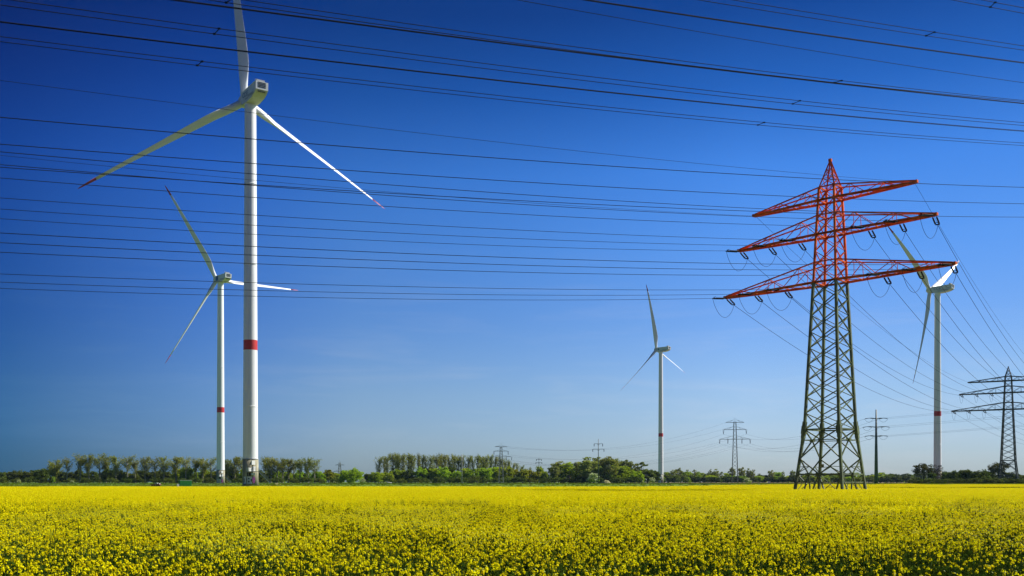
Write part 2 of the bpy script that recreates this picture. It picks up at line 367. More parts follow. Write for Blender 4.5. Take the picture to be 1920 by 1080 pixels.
# ------------------------------------------------------------------ wind turbines
BL = 57.6
def blade_sections():
    out = []
    st = [(0,2.3,1,1,0),(1.5,2.3,1,1,.0),(4,2.55,.82,.7,12),(7,3.3,.55,.3,13),(10,3.85,.4,0,12),(13,3.8,.33,0,10.5),(18,3.4,.27,0,8),(24,2.85,.23,0,6),(30,2.4,.21,0,4.2),(36,2.0,.19,0,2.8),(42,1.65,.18,0,1.6),(47,1.35,.17,0,.8),(51.5,1.1,.16,0,.3),(54.5,.8,.15,0,0),(56.6,.5,.14,0,0),(BL,.12,.14,0,0)]
    n = 16
    for z, c, th, circ, tw in st:
        ring = []
        for k in range(n):
            t = 2*math.pi*k/n
            # airfoil: leading edge at -x (30% chord ahead of axis)
            xc = (1-math.cos(t))/2; u = xc
            yt = 5*th*(.2969*math.sqrt(max(u,0))-.126*u-.3516*u*u+.2843*u**3-.1015*u**4)*c*1.0
            yy = yt if t < math.pi else -yt*.7
            ax = -c*.3 + u*c
            cx, cy = -math.cos(t)*c/2, math.sin(t)*c/2
            x = ax*(1-circ) + cx*circ; y = yy*(1-circ) + cy*circ
            a = -R(tw + 46); xr = x*math.cos(a) - y*math.sin(a); yr = x*math.sin(a) + y*math.cos(a)
            ring.append((xr, yr + 2.6*(z/BL)**2.2, z))
        out.append(ring)
    return out
SEC = blade_sections()
def loft(rings, name, m):
    mb = MB(); n = len(rings[0])
    for r_ in rings: mb.v += r_
    for i in range(len(rings)-1):
        for k in range(n):
            a = i*n+k; b = i*n+(k+1) % n; mb.f.append((a, b, b+n, a+n)); mb.mi.append(0)
    mb.f.append(tuple(range(n))[::-1]); mb.mi.append(0)
    e = (len(rings)-1)*n; mb.f.append(tuple(e+k for k in range(n))); mb.mi.append(0)
    return mb.mesh(name, m, True)
me_blade = loft(SEC[:13], 'blade', M['blade']); me_tip = loft(SEC[12:], 'red_tip', mat('dull_red_blade_tip', (.26, .012, .014), .6))

def cyl(mb, z0, z1, r0, r1, n=48, seg=1, caps=True):
    pts = [(0, 0, z0+(z1-z0)*i/seg) for i in range(seg+1)]; rs = [r0+(r1-r0)*i/seg for i in range(seg+1)]
    base = len(mb.v)
    for p, q in zip(pts, rs):
        for k in range(n): mb.v.append((q*math.cos(2*math.pi*k/n), q*math.sin(2*math.pi*k/n), p[2]))
    for i in range(seg):
        for k in range(n):
            a = base+i*n+k; b = base+i*n+(k+1) % n; mb.f.append((a, b, b+n, a+n)); mb.mi.append(0)
    if caps:
        mb.f.append(tuple(base+k for k in range(n))[::-1]); mb.mi.append(0)
        e = base+seg*n; mb.f.append(tuple(e+k for k in range(n))); mb.mi.append(0)
def smooth_by(o, ang=40):
    me = o.data
    me.polygons.foreach_set('use_smooth', [len(p.vertices) == 4 for p in me.polygons])
TR = lambda z: 2.33 + (1.72-2.33)*z/118.2
FZ = 7.7
mbt = MB()
segs = [FZ, 24, 41.5]
for a, b in ((FZ, 24), (24, 41.5)): cyl(mbt, a, b, TR(a), TR(b), caps=False)
for a, b in ((44.6, 68), (68, 93), (93, 118.2)): cyl(mbt, a, b, TR(a), TR(b), caps=False)
for z in (24, 68, 93): cyl(mbt, z-.12, z+.12, TR(z)+.05, TR(z)+.05)
me_tower = mbt.mesh('tower', M['white']); me_tower.polygons.foreach_set('use_smooth', [len(p.vertices) == 4 for p in me_tower.polygons])
mb = MB(); cyl(mb, 41.5, 44.6, TR(41.5)+.012, TR(44.6)+.012, caps=False); me_band = mb.mesh('red_band', M['redband'], True)
mb = MB(); cyl(mb, -1.2, FZ, TR(0)+.1, TR(FZ)+.1); me_foot = mb.mesh('tower_foot', M['foot']); me_foot.polygons.foreach_set('use_smooth', [len(p.vertices) == 4 for p in me_foot.polygons])
mb = MB(); cyl(mb, FZ, FZ+.2, TR(FZ)+.2, TR(FZ)+.2); me_flange = mb.mesh('flange', M['galv'])

def nacelle_mesh():
    # side profile (y, z) relative to hub centre height; y=+ towards the rotor
    prof = [(3.0, -1.55), (3.25, -.6), (3.25, 1.2), (2.7, 1.75), (-3, 2.15), (-8.6, 2.55), (-9.5, 2.5), (-9.55, .1), (-8.4, -.75), (-6.3, -1.55), (-2.6, -2.15), (1.8, -2.15)]
    mb = MB(); n = len(prof)
    for sx, k in ((-1.85, .93), (-1.95, 1.0), (1.95, 1.0), (1.85, .93)):
        cy = -3.0; cz = .1
        for y, z in prof: mb.v.append((sx, cy+(y-cy)*(k if k < 1 else 1), cz+(z-cz)*k))
    for i in range(3):
        for k in range(n):
            a = i*n+k; b = i*n+(k+1) % n; mb.f.append((a, b, b+n, a+n)); mb.mi.append(0)
    mb.f.append(tuple(range(n))[::-1]); mb.mi.append(0); mb.f.append(tuple(3*n+k for k in range(n))); mb.mi.append(0)
    return mb.mesh('nacelle', M['nac'])
me_nac = nacelle_mesh()
mb = MB()
for i in range(4): mb.box((0, -9.56, 2.12-i*.43), (2.5, .06, .2))
me_louv = mb.mesh('louvre', M['dark'])
mb = MB(); mb.box((0, 0, 0), (2.3, .08, .75)); me_open = mb.mesh('rear_opening', M['dark'])
mb = MB(); mb.box((-1.99, -5.2, -.55), (.03, 4.2, .7)); mb.box((-1.99, -2.0, -1.1), (.03, 2.2, .4)); me_grille = mb.mesh('side_grille', M['galv'])
mb = MB()
mb.box((0, -7.9, 2.95), (2.6, .9, .8)); mb.bar((-.9, -6.6, 2.4), (-.9, -6.6, 4.0), .07); mb.bar((.9, -6.9, 2.4), (.9, -6.9, 3.9), .07); mb.bar((-1.3, -6.6, 3.7), (-.5, -6.6, 3.7), .06)
me_cool = mb.mesh('cooler', M['galv'])
mb = MB(); prof = [(0.0, 3.15), (1.5, 3.2), (2.0, 3.6), (2.05, 4.6), (1.9, 5.6), (1.4, 6.5), (.7, 7.0), (0.02, 7.15)]
n = 28
for rr, yy in prof:
    for k in range(n): mb.v.append((rr*math.cos(2*math.pi*k/n), yy, rr*math.sin(2*math.pi*k/n)))
for i in range(len(prof)-1):
    for k in range(n):
        a = i*n+k; b = i*n+(k+1) % n; mb.f.append((a, b, b+n, a+n)); mb.mi.append(0)
me_hub = mb.mesh('hub', M['nac'], True)
mb = MB(); cyl(mb, 0, .35, 1.9, 1.9, 28); me_seal = mb.mesh('rotor_bearing', M['galv'])

def text_mesh(txt, size, m, name='lettering'):
    cu = bpy.data.curves.new('lettering', 'FONT'); cu.body = txt; cu.size = size; cu.extrude = .012; cu.align_x = 'CENTER'; cu.align_y = 'CENTER'
    o = bpy.data.objects.new('lettering', cu); COL.objects.link(o)
    dg = bpy.context.evaluated_depsgraph_get(); me = bpy.data.meshes.new_from_object(o.evaluated_get(dg))
    bpy.data.objects.remove(o); me.materials.clear(); me.materials.append(m); me.name = name; return me
me_txt = text_mesh('CC:E', 2.1, M['blue'])

# things at the tower foot, in a frame whose -Y looks at the camera, angle measured on the tower wall
def wall_patch(mb, a0, a1, z0, z1, off=.03, m=0, n=6, taper=0):
    for i in range(n):
        t0 = a0+(a1-a0)*i/n; t1 = a0+(a1-a0)*(i+1)/n
        r0 = TR(z0)+.1+off; r1 = TR(z1)+.1+off
        P = lambda t, r, z: (r*math.sin(t), -r*math.cos(t), z)
        mb.quad(P(t0, r0, z0), P(t1, r0, z0), P(t1, r1, z1), P(t0, r1, z1), m)
def oval(mb, ac, zc, ra, rz_, off=.04, n=18):
    r0 = TR(zc)+.1+off; P = lambda t, z: (r0*math.sin(t), -r0*math.cos(t), z); base = len(mb.v)
    for k in range(n): mb.v.append(P(ac+ra*math.cos(2*math.pi*k/n), zc+rz_*math.sin(2*math.pi*k/n)))
    mb.f.append(tuple(base+k for k in range(n))); mb.mi.append(0)
def foot_parts(root, rz):
    def P(me_or_mb, name, m):
        o = me_or_mb.build(name, m, root); o.rotation_euler = (0, 0, rz); return o
    mb = MB(); mb.box((.75, -2.62, 6.6), (1.3, .5, 1.3), .75); P(mb, 'notice_board', M['pwhite'])
    mb = MB(); mb.box((-.2, -2.95, 4.5), (1.7, 1.0, 1.1), .7); mb.box((1.05, -2.7, 4.7), (.8, .6, 1.4), .7); P(mb, 'equipment_cabinet', M['pwhite'])
    mb = MB(); mb.box((.75, -3.0, 3.86), (3.5, 1.5, .14))
    for x in (-.9, .3, 1.4, 2.4): mb.bar((x, -3.7, 3.9), (x, -3.7, 4.95), .06)
    mb.bar((-.9, -3.7, 4.95), (2.4, -3.7, 4.95), .06); mb.bar((-.9, -3.7, 4.45), (2.4, -3.7, 4.45), .04)
    for x in (-.6, 1.9): mb.bar((x, -3.5, 3.8), (x, -2.4, 2.6), .08)
    P(mb, 'entrance_platform', M['galv'])
    mb = MB(); mb.box((.75, -2.55, 3.1), (1.1, .5, .75), .7); P(mb, 'switch_box', M['pwhite'])
    mb = MB(); wall_patch(mb, -.42, .05, 2.5, 3.6, .05); P(mb, 'door', M['dark'])
    mb = MB(); wall_patch(mb, -.95, -.55, .1, 2.3, .02); wall_patch(mb, -.42, .18, .1, 2.3, .02); P(mb, 'painted_patch', M['pwhite'])
    mb = MB()
    for a, z, ra, rr in ((-.2, 1.7, .10, .25), (-.2, .8, .10, .3), (.1, 1.2, .06, .5), (-.45, 1.3, .05, .8), (-.85, 1.2, .06, .7)): oval(mb, a, z, ra, rr)
    P(mb, 'graffiti', M['dark'])
    mb = MB(); oval(mb, .42, 1.3, .2, 1.05, .05); P(mb, 'graffiti', M['purple'])
    mb = MB()
    for yy in (-3.6, -2.6):
        mb.bar((2.4, yy, 3.9), (5.9, yy, .25), .09, .28)
        for dz in (1.05, .55): mb.bar((2.4, yy, 3.9+dz), (5.9, yy, .25+dz), .06)
        for t in (0, .25, .5, .75, 1): mb.bar((2.4+3.5*t, yy, 3.9-3.65*t), (2.4+3.5*t, yy, 4.95-3.65*t), .06)
    for i in range(14):
        t = i/13; mb.box((2.45+3.4*t, -3.1, 3.85-3.55*t), (.28, 1.0, .05))
    P(mb, 'staircase', M['galv'])
def turbine(px, D, base, theta, phase, label, side):
    X = (px-960)/1867*D
    root = empty('wind_turbine', (X, D, base))
    th = R(theta)
    tag(root, label, 'wind turbine', 'wind turbines standing beyond the yellow field')
    for me in (me_tower, me_band, me_foot, me_flange): obj(me.name, me, root)
    foot_parts(root, math.atan2(-X, D)*1.0)
    H = 119.9
    rot = Matrix.Rotation(th, 4, 'Z'); tilt = Matrix.Rotation(R(4), 4, 'X')
    mw = Matrix.Translation((0, 0, H)) @ rot @ tilt
    nac = obj('nacelle', me_nac, root); nac.matrix_local = mw
    l = obj('louvre', me_louv, nac)
    op = obj('rear_opening', me_open, nac); op.matrix_local = Matrix.Translation((0, -9.02, -.36)) @ Matrix.Rotation(R(-53), 4, 'X')
    obj('side_grille', me_grille, nac)
    obj('cooler', me_cool, nac)
    if side == 'text':
        t = obj('lettering', me_txt, nac); t.matrix_local = Matrix.Translation((-1.985, -.6, .35)) @ Matrix.Rotation(R(-90), 4, 'Z') @ Matrix.Rotation(R(90), 4, 'X')
    elif side == 'panel':
        q = MB(); q.box((-1.985, .8, .2), (.03, 3.0, 2.6)); q.build('blue_panel', M['blue'], nac)
    else:
        q = MB(); base_ = 0
        for k in range(20): q.v.append((-1.99, 1.2+.75*math.cos(k*math.pi/10), .1+.75*math.sin(k*math.pi/10)))
        q.f.append(tuple(range(20))); q.mi.append(0); q.build('round_emblem', M['blue'], nac)
    s_ = obj('rotor_bearing', me_seal, root); s_.matrix_local = mw @ Matrix.Translation((0, 3.0, 0)) @ Matrix.Rotation(R(-90), 4, 'X')
    hb = obj('hub', me_hub, root); hb.matrix_local = mw
    for k in range(3):
        an = R(phase) + k*2*math.pi/3; cone = R(3.0)
        d = Vector((math.cos(an), 0, math.sin(an))); a = Vector((0, 1, 0))
        z = d*math.cos(cone) + a*math.sin(cone); y = a*math.cos(cone) - d*math.sin(cone); x = y.cross(z)
        m3 = Matrix((x, y, z)).transposed().to_4x4()
        b = obj('blade', me_blade, root); b.matrix_local = mw @ Matrix.Translation((0, 4.7, 0)) @ m3 @ Matrix.Translation((0, 0, 1.2))
        obj('red_tip', me_tip, b)
turbine(469.5, 309, 2.0, 35.4, -24.3, 'tallest white wind turbine in the left of the photo, nacelle with dark rear louvres', 'text')
turbine(413.5, 585, 1.95, 43.5, 1.9, 'smaller white wind turbine just left of the tallest one, one blade crossing behind it', 'panel')
turbine(1239, 896, 1.95, 46.1, -16.7, 'small distant white wind turbine standing alone right of the photo centre', 'spot')
turbine(1758, 617, 1.95, 43.2, 27.2, 'white wind turbine on the right, behind the orange pylon crossarm tips', 'text')

# ------------------------------------------------------------------ lattice pylons
def lattice(mb, prof, panels, wl, wb, horiz=()):
    """square lattice body; prof = [(z, half width)...], panels = z levels of the X bracing"""
    def A(z):
        for (z0, a0), (z1, a1) in zip(prof, prof[1:]):
            if z0 <= z <= z1: return a0+(a1-a0)*(z-z0)/(z1-z0)
        return prof[-1][1] if z > prof[-1][0] else prof[0][1]
    C = lambda z, i: Vector((A(z)*(1, 1, -1, -1)[i], A(z)*(1, -1, -1, 1)[i], z))
    for i in range(4):
        for (z0, _), (z1, _) in zip(prof, prof[1:]):
            if z1 <= panels[0]+1e-6 or z0 >= panels[-1]-1e-6: continue
            a = max(z0, panels[0]); b = min(z1, panels[-1]); mb.bar(C(a, i), C(b, i), wl)
        j = (i+1) % 4
        for z0, z1 in zip(panels, panels[1:]):
            mb.bar(C(z0, i), C(z1, j), wb, wb*.6); mb.bar(C(z0, j), C(z1, i), wb*.8, wb*.5)
        for z in horiz: mb.bar(C(z, i), C(z, j), wb*1.3, wb)
    return A, C

def crossarm(mb, A, z0, zu, L, wl, wb, n=7):
    for s in (1, -1):
        tips = [Vector((s*L, t*.18, z0)) for t in (1, -1)]
        lo = [Vector((s*A(z0), t*A(z0), z0)) for t in (1, -1)]
        up = [Vector((s*A(zu), t*A(zu), zu)) for t in (1, -1)]
        ut = [Vector((s*L, t*.18, z0+.3)) for t in (1, -1)]
        for k in (0, 1):
            mb.bar(lo[k], tips[k]+Vector((s*.25, 0, 0)), wl, wl*1.2); mb.bar(up[k], ut[k], wl*.62)
            for i in range(n):
                p = lo[k].lerp(tips[k], i/n); q = up[k].lerp(ut[k], (i+.5)/n); r_ = lo[k].lerp(tips[k], (i+1)/n)
                if i < n-1 and i % 2 == 0:
                    q = up[k].lerp(ut[k], (i+1)/n); mb.bar(p, q, wb); mb.bar(q, lo[k].lerp(tips[k], min(1, (i+2)/n)), wb); mb.bar(q, r_, wb*.8)
            mb.bar(lo[k], Vector((-lo[k].x, lo[k].y, z0)), wl)
        for i in range(n):
            p0 = lo[0].lerp(tips[0], i/n); p1 = lo[1].lerp(tips[1], i/n); q0 = lo[0].lerp(tips[0], (i+1)/n); q1 = lo[1].lerp(tips[1], (i+1)/n)
            mb.bar(p0, q1, wb) if i % 2 else mb.bar(p1, q0, wb)
            mb.bar(q0, q1, wb)
            if i % 2 == 0 and i < n-1: mb.bar(up[0].lerp(ut[0], (i+1)/n), up[1].lerp(ut[1], (i+1)/n), wb*.8)
        mb.box((s*(L+.2), 0, z0+.12), (.7, .7, .45))

def string_pair(mb, a, d, ln, drop, sep, rad):
    """double tension insulator string from a along unit d (horizontal), ribbed"""
    d = Vector((d[0], d[1], -drop/ln)).normalized(); n = Vector((-d.y, d.x, 0)).normalized()
    for s in (-sep/2, sep/2):
        p = a + n*s; mb.tube([p, p+d*(ln*.16)], rad*.35, 6)
        st = 12
        pts = []; rs = []
        for i in range(st*2+1):
            pts.append(p + d*(ln*(.16 + .68*i/(st*2)))); rs.append(rad if i % 2 else rad*.7)
        mb.tube(pts, rs, 7)
        mb.tube([p+d*(ln*.84), a+n*s*.9+d*(ln*.93)], rad*.35, 6)
    mb.bar(a+d*(ln*.93)-n*sep*.55, a+d*(ln*.93)+n*sep*.55, rad*1.2)
    e = a+d*ln; mb.tube([a+d*(ln*.93), e], rad*.5, 6)
    for s in (0, ):
        mb.bar(a+d*(ln*.86)-n*sep*.5+Vector((0,0,.25)), a+d*(ln*.86)+n*sep*.5+Vector((0,0,.25)), rad*.5)
    return e
def curve_cable(mb, f, n, r, sides=6):
    mb.tube([f(i/n) for i in range(n+1)], r, sides)

ARM1 = dict(top=(53.0, 55.3, 15.1), mid=(46.9, 50.3, 18.4), low=(38.3, 41.9, 21.4))
POS1 = dict(mid=(6.7, 12.5, 18.3), low=(9.5, 15.5, 21.3))
LV = dict(top='top', mid='middle', low='lowest')

class Pylon: pass
def big_pylon(name, loc, ang, label, upper, lower, k=1.0, armk=1.0, dL=None, dR=None, w=1.0, gusset=True):
    """angle-tension lattice pylon with three crossarms; ang = rotation of the arm axis"""
    root = empty(name, loc, ang); P = Pylon(); P.root = root; P.k = k; P.armk = armk; P.ang = ang; P.loc = Vector(loc)
    tag(root, label, 'pylon')
    prof = [(-1, 4.72), (12, 3.27), (38.5, 2.12), (46.8, 1.80), (55.3, 1.42)]
    prof = [(z*k, a*k) for z, a in prof]
    mb = MB()
    pan = [12*k + (38.2-12)*k*i/9 for i in range(10)]
    A, C = lattice(mb, prof, pan, .44*w, .24*w, (12*k,))
    # splayed base
    for i in range(4):
        j = (i+1) % 4
        mb.bar(C(-1*k, i), C(12*k, i), .44*w)
        mid = lambda z: (C(z*k, i)+C(z*k, j))/2
        mb.bar(C(12*k, i), mid(10.1), .2*w); mb.bar(C(12*k, j), mid(10.1), .2*w)
        mb.bar(mid(10.1), C(6.8*k, i), .2*w); mb.bar(mid(10.1), C(6.8*k, j), .2*w)
        mb.bar(C(6.8*k, i), mid(4.0), .2*w); mb.bar(C(6.8*k, j), mid(4.0), .2*w)
        for z in (10.1, 4.0, 2.6): mb.bar(C(z*k, i), C(z*k, j), (.26 if z == 4.0 else .15)*w)
        for s, e in ((i, j), (j, i)):
            b0 = C(0, s).lerp(C(0, e), .33); mb.bar(mid(4.0), b0, .22*w)
            mb.bar(C(4*k, s), C(2.2*k, s).lerp(C(2.2*k, e), .25), .1*w); mb.bar(C(2.2*k, s).lerp(C(2.2*k, e), .25), C(.3*k, s), .1*w)
            h = C(6.8*k, s).lerp(mid(4.0), .5); mb.bar(h, C(5.3*k, s), .1*w); mb.bar(h, C(4.2*k, s), .12*w)
        mb.box(tuple(mid(4.0)), (.9*k, .9*k, .5*k)); mb.box(tuple(mid(10.1)), (.7*k, .7*k, .45*k))
        if gusset:
            c = C(12*k, i); mb.bar(C(9.6*k, i), c, .5*w, .5*w); mb.bar(C(10.4*k, i), C(13.4*k, i), .62*w); mb.bar(C(11.2*k, i), C(12.6*k, i), .8*w)
    mb.build('lower_body', lower, root)
    mb = MB()
    pan = [38.2*k + (55.3-38.2)*k*i/6 for i in range(7)]
    A, C = lattice(mb, prof, pan, .36*w, .2*w, tuple(z*k for z in (38.3, 41.9, 46.9, 50.3, 53.0, 55.3)))
    for i in range(4):
        mb.bar(C(55.3*k, i), Vector((0, 0, 60.2*k)), .2*w)
        for z0, z1 in ((55.3, 56.9), (56.9, 58.5)):
            f = lambda z, q: C(55.3*k, q).lerp(Vector((0, 0, 60.2*k)), (z-55.3)/4.9)
            mb.bar(f(z0, i), f(z1, (i+1) % 4), .1*w); mb.bar(f(z0, (i+1) % 4), f(z1, i), .1*w); mb.bar(f(z1, i), f(z1, (i+1) % 4), .08*w)
    mb.box((0, 0, 60.15*k), (.5*k, .5*k, .5*k))
    mb.build('upper_body', upper, root)
    for lv, (z0, zu, L) in ARM1.items():
        mb = MB(); crossarm(mb, A, z0*k, zu*k, L*armk, .33*w, .105*w, {'top': 5, 'mid': 5, 'low': 6}[lv])
        o = mb.build('crossarm', upper, root); o['label'] = LV[lv] + ' lattice crossarm'
    # insulator strings, in world directions turned into the local frame
    inv = Matrix.Rotation(-ang, 3, 'Z'); ql = inv @ Vector((*dL, 0)); qr = inv @ Vector((*dR, 0))
    P.end = {}
    for lv, ps in POS1.items():
        for s in ps:
            for sg in (1, -1):
                a = Vector((sg*s*armk, 0, ARM1[lv][0]*k - .12)); W_ = max(0, (1-s/ARM1[lv][2])*A(ARM1[lv][0]*k))+.2
                es = []
                for q, dr, key in ((ql, .35, 'L'), (qr, .75, 'R')):
                    side = 1 if q.y > 0 else -1
                    st = a + Vector((0, side*W_, 0)) if key == 'R' else a + Vector((0, side*W_*.5, -.02))
                    mb = MB(); e = string_pair(mb, st, (q.x, q.y), 3.8 if key == 'L' else 3.6, dr, .62, .15*max(w, 1))
                    mb.build('insulator_string', M['insul'], root, True); es.append(e)
                    P.end[(lv, sg*s, key)] = root.matrix_local if False else e
                mb = MB(); e0, e1 = es
                curve_cable(mb, lambda t: e0.lerp(e1, t) - Vector((0, 0, 3.0*(1-(2*t-1)**2)**.8 if 0 < t < 1 else 0)), 18, .034*w, 5)
                mb.build('jumper_loop', M['cable'], root)
    for sg in (1, -1): P.end[('top', sg*15.1, 'L')] = P.end[('top', sg*15.1, 'R')] = Vector((sg*15.1*armk, 0, ARM1['top'][0]*k))
    return P
def world_pt(P, key):
    return P.loc + Matrix.Rotation(P.ang, 3, 'Z') @ P.end[key]
al = R(-44.4)
def pylon_plate(P):
    mb = MB(); mb.box((-3.3, 3.3, 5.6), (.75, .12, .6), R(44)); mb.build('warning_plate', M['tan'], P.root)
P1 = big_pylon('pylon', (56.9, 178.0, 0.0), al, 'big lattice pylon in the crop, orange-red above and olive green below', M['orange'], M['green'], dL=(-.834, -.552), dR=(.534, .845))
k2 = 47.6/57.6
pylon_plate(P1)
P2 = big_pylon('pylon', (207.9, 417.0, 1.9), math.atan2(-.534, .845), 'dark lattice pylon at the right edge of the photo, rising from bushes', M['darkgreen'], M['darkgreen'], k=k2*.985, armk=1.0, dL=(-.534, -.845), dR=(.60, .80), w=1.1, gusset=False)

# ------------------------------------------------------------------ cables
def cable_obj(fn, n, r, parent=None, name='power_cable'):
    mb = MB(); curve_cable(mb, fn, n, r); return mb.build(name, M['cable'], parent, True)
# line B: from the orange pylon towards the left
LB = [('top',15.1,.000239,.14483),('top',-15.1,.000288,.14027),('mid',18.3,.000279,.15938),('mid',12.5,.000282,.15709),('mid',6.7,.000299,.15795),('mid',-6.7,.000228,.14064),('mid',-12.5,.000263,.14376),('mid',-18.3,.000300,.14643),('low',21.3,.000285,.15309),('low',15.5,.000288,.15149),('low',9.5,.000295,.15080),('low',-9.5,.000237,.13581),('low',-15.5,.000276,.13961),('low',-21.3,.000300,.14064)]
PLACE = {6.7:'inner',12.5:'middle',18.3:'outer',9.5:'inner',15.5:'middle',21.3:'outer'}
for lv, s, c2, c1 in LB:
    a = world_pt(P1, (lv, s, 'L')); m_ = .552/.834
    fn = lambda t, a=a, c2=c2, c1=c1: Vector((a.x-235*t, a.y-235*t*m_, a.z + c2*(235*t)**2 - c1*235*t))
    o = cable_obj(fn, 40, .034 if lv != 'top' else .022)
    half = 'right' if s > 0 else 'left'
    if lv == 'top': tag(o, 'thin earth wire running left from the %s tip of the orange pylon\'s top crossarm' % half, 'power cable', 'cables running left from the orange pylon')
    else: tag(o, 'cable running left from the %s insulator, %s half of orange pylon\'s %s crossarm' % (PLACE[abs(s)], half, LV[lv]), 'power cable', 'cables running left from the orange pylon')
# line B: from the orange pylon to the dark pylon on the right, then on
for lv, s, _, _ in LB:
    a = world_pt(P1, (lv, s, 'R')); b = world_pt(P2, (lv, s, 'L')); sag = 5.4 if lv != 'top' else 4.2
    fn = lambda t, a=a, b=b, sag=sag: a.lerp(b, t) - Vector((0, 0, 4*sag*t*(1-t)))
    o = cable_obj(fn, 36, .04 if lv != 'top' else .026)
    half = 'right' if s > 0 else 'left'
    if lv == 'top': tag(o, 'thin earth wire between the top crossarms\' %s tips of the orange and dark pylons' % half, 'power cable', 'cables between the orange and the dark pylon')
    else: tag(o, 'cable between both big pylons, on the %s insulator of the %s crossarms\' %s halves' % (PLACE[abs(s)], LV[lv], half), 'power cable', 'cables between the orange and the dark pylon')
    c = world_pt(P2, (lv, s, 'R')); d = c + Vector((.60*330, .80*330, -3))
    fn = lambda t, a=c, b=d: a.lerp(b, t) - Vector((0, 0, 4*7*t*(1-t)))
    o = cable_obj(fn, 24, .04 if lv != 'top' else .026)
    if lv == 'top': tag(o, 'thin earth wire leaving the dark pylon\'s top crossarm from its %s tip, away from camera' % half, 'power cable', 'cables leading away behind the dark pylon')
    else: tag(o, 'cable leading away behind the dark pylon from the %s insulator, %s half, %s crossarm' % (PLACE[abs(s)], half, LV[lv]), 'power cable', 'cables leading away behind the dark pylon')
# line A: passing overhead; plan line Y = Y0 + .6 X, height quadratic in X
A_ = {k: v for k, *v in [('w1',53.95,.000408,.12508,25.100),('w2',54.60,.000420,.12549,25.100),('w3',55.92,.000334,.13143,25.100),('w4',58.16,.000425,.12380,25.100),('w5',58.73,.000417,.12402,25.100),('a',50.46,.000426,.12988,25.100),('b',50.96,.000488,.13101,25.100),('c',51.11,.000296,.13703,25.100),('d',46.36,.000479,.11094,25.100),('f',45.34,.000292,.14258,25.100),('e1',43.16,.000235,.14352,25.100),('e2',43.66,.000300,.14100,25.100),('g1',40.00,.000190,.14300,25.734),('g2',40.05,.000190,.14300,25.446),('w7',69.37,.000343,.12200,25.100),('w8',74.45,.000338,.11870,25.100),('w11',79.45,.000349,.11628,25.100),('w3b',56.02,.000334,.13101,25.100),('fb',45.42,.000292,.14228,25.100),('cb',51.2,.000296,.13690,25.100)]}
def lineA(key, X):
    Y0, c2, c1, c0 = A_[key]; return Vector((X, Y0+.6*X, c2*X*X+c1*X+c0))
def XatPx(key, px):
    t = (px-960)/1867; return t*A_[key][0]/(1-.6*t)
def wireA(keys, label, r, spx=()):
    G = 'cables passing overhead in front of the orange pylon'
    if len(keys) == 1:
        o = cable_obj(lambda t: lineA(keys[0], -150+300*t), 60, r); tag(o, label, 'power cable', G); return
    root = empty('power_cable', tuple(lineA(keys[0], 0))); tag(root, label, 'power cable', G); off = lineA(keys[0], 0)
    for k_ in keys: cable_obj(lambda t: lineA(k_, -150+300*t)-off, 60, r, root, 'conductor')
    for px in spx:
        mb = MB(); a = lineA(keys[0], XatPx(keys[0], px))-off; b = lineA(keys[1], XatPx(keys[0], px)-.35)-off
        mb.tube([a, b], .022, 6)
        for p in (a, b): mb.box(tuple(p), (.13, .07, .07))
        mb.build('spacer', M['cable'], root)
wireA(['w1','w2'], 'twin overhead cable with spacers, starting in the top left corner of the photo', .018, (411, 1500))
wireA(['w3','w3b'], 'thick dark overhead cable between the two spaced pairs that start at upper left', .0195)
wireA(['w4','w5'], 'lowest spaced twin cable overhead, crossing the big turbine just above its nacelle', .0175, (379, 1433))
wireA(['a','b'], 'twin overhead cable crossing the upright blade at the very top of the photo', .0175, (436, 1578))
wireA(['c','cb'], 'thick overhead cable hugging the underside of the topmost pair across the upright blade', .02)
wireA(['d'], 'thin overhead earth wire starting at the top edge near the photo centre', .015)
wireA(['f','fb'], 'thick dark overhead cable just below the spaced pair at upper right', .0195)
wireA(['e1','e2'], 'spaced twin cable with one spacer crossing the upper right sky', .0175, (1752,))
wireA(['g1','g2'], 'twin cable cutting the very top right corner of the photo', .0175, (1866,))
wireA(['w7'], 'single cable crossing the big turbine\'s tower highest, reaching right edge level with top crossarm', .025)
wireA(['w8'], 'single cable passing just below the orange pylon\'s top crossarm to the right edge', .024)
wireA(['w11'], 'single cable ending at the right edge level with the orange pylon\'s middle crossarm tip', .024)

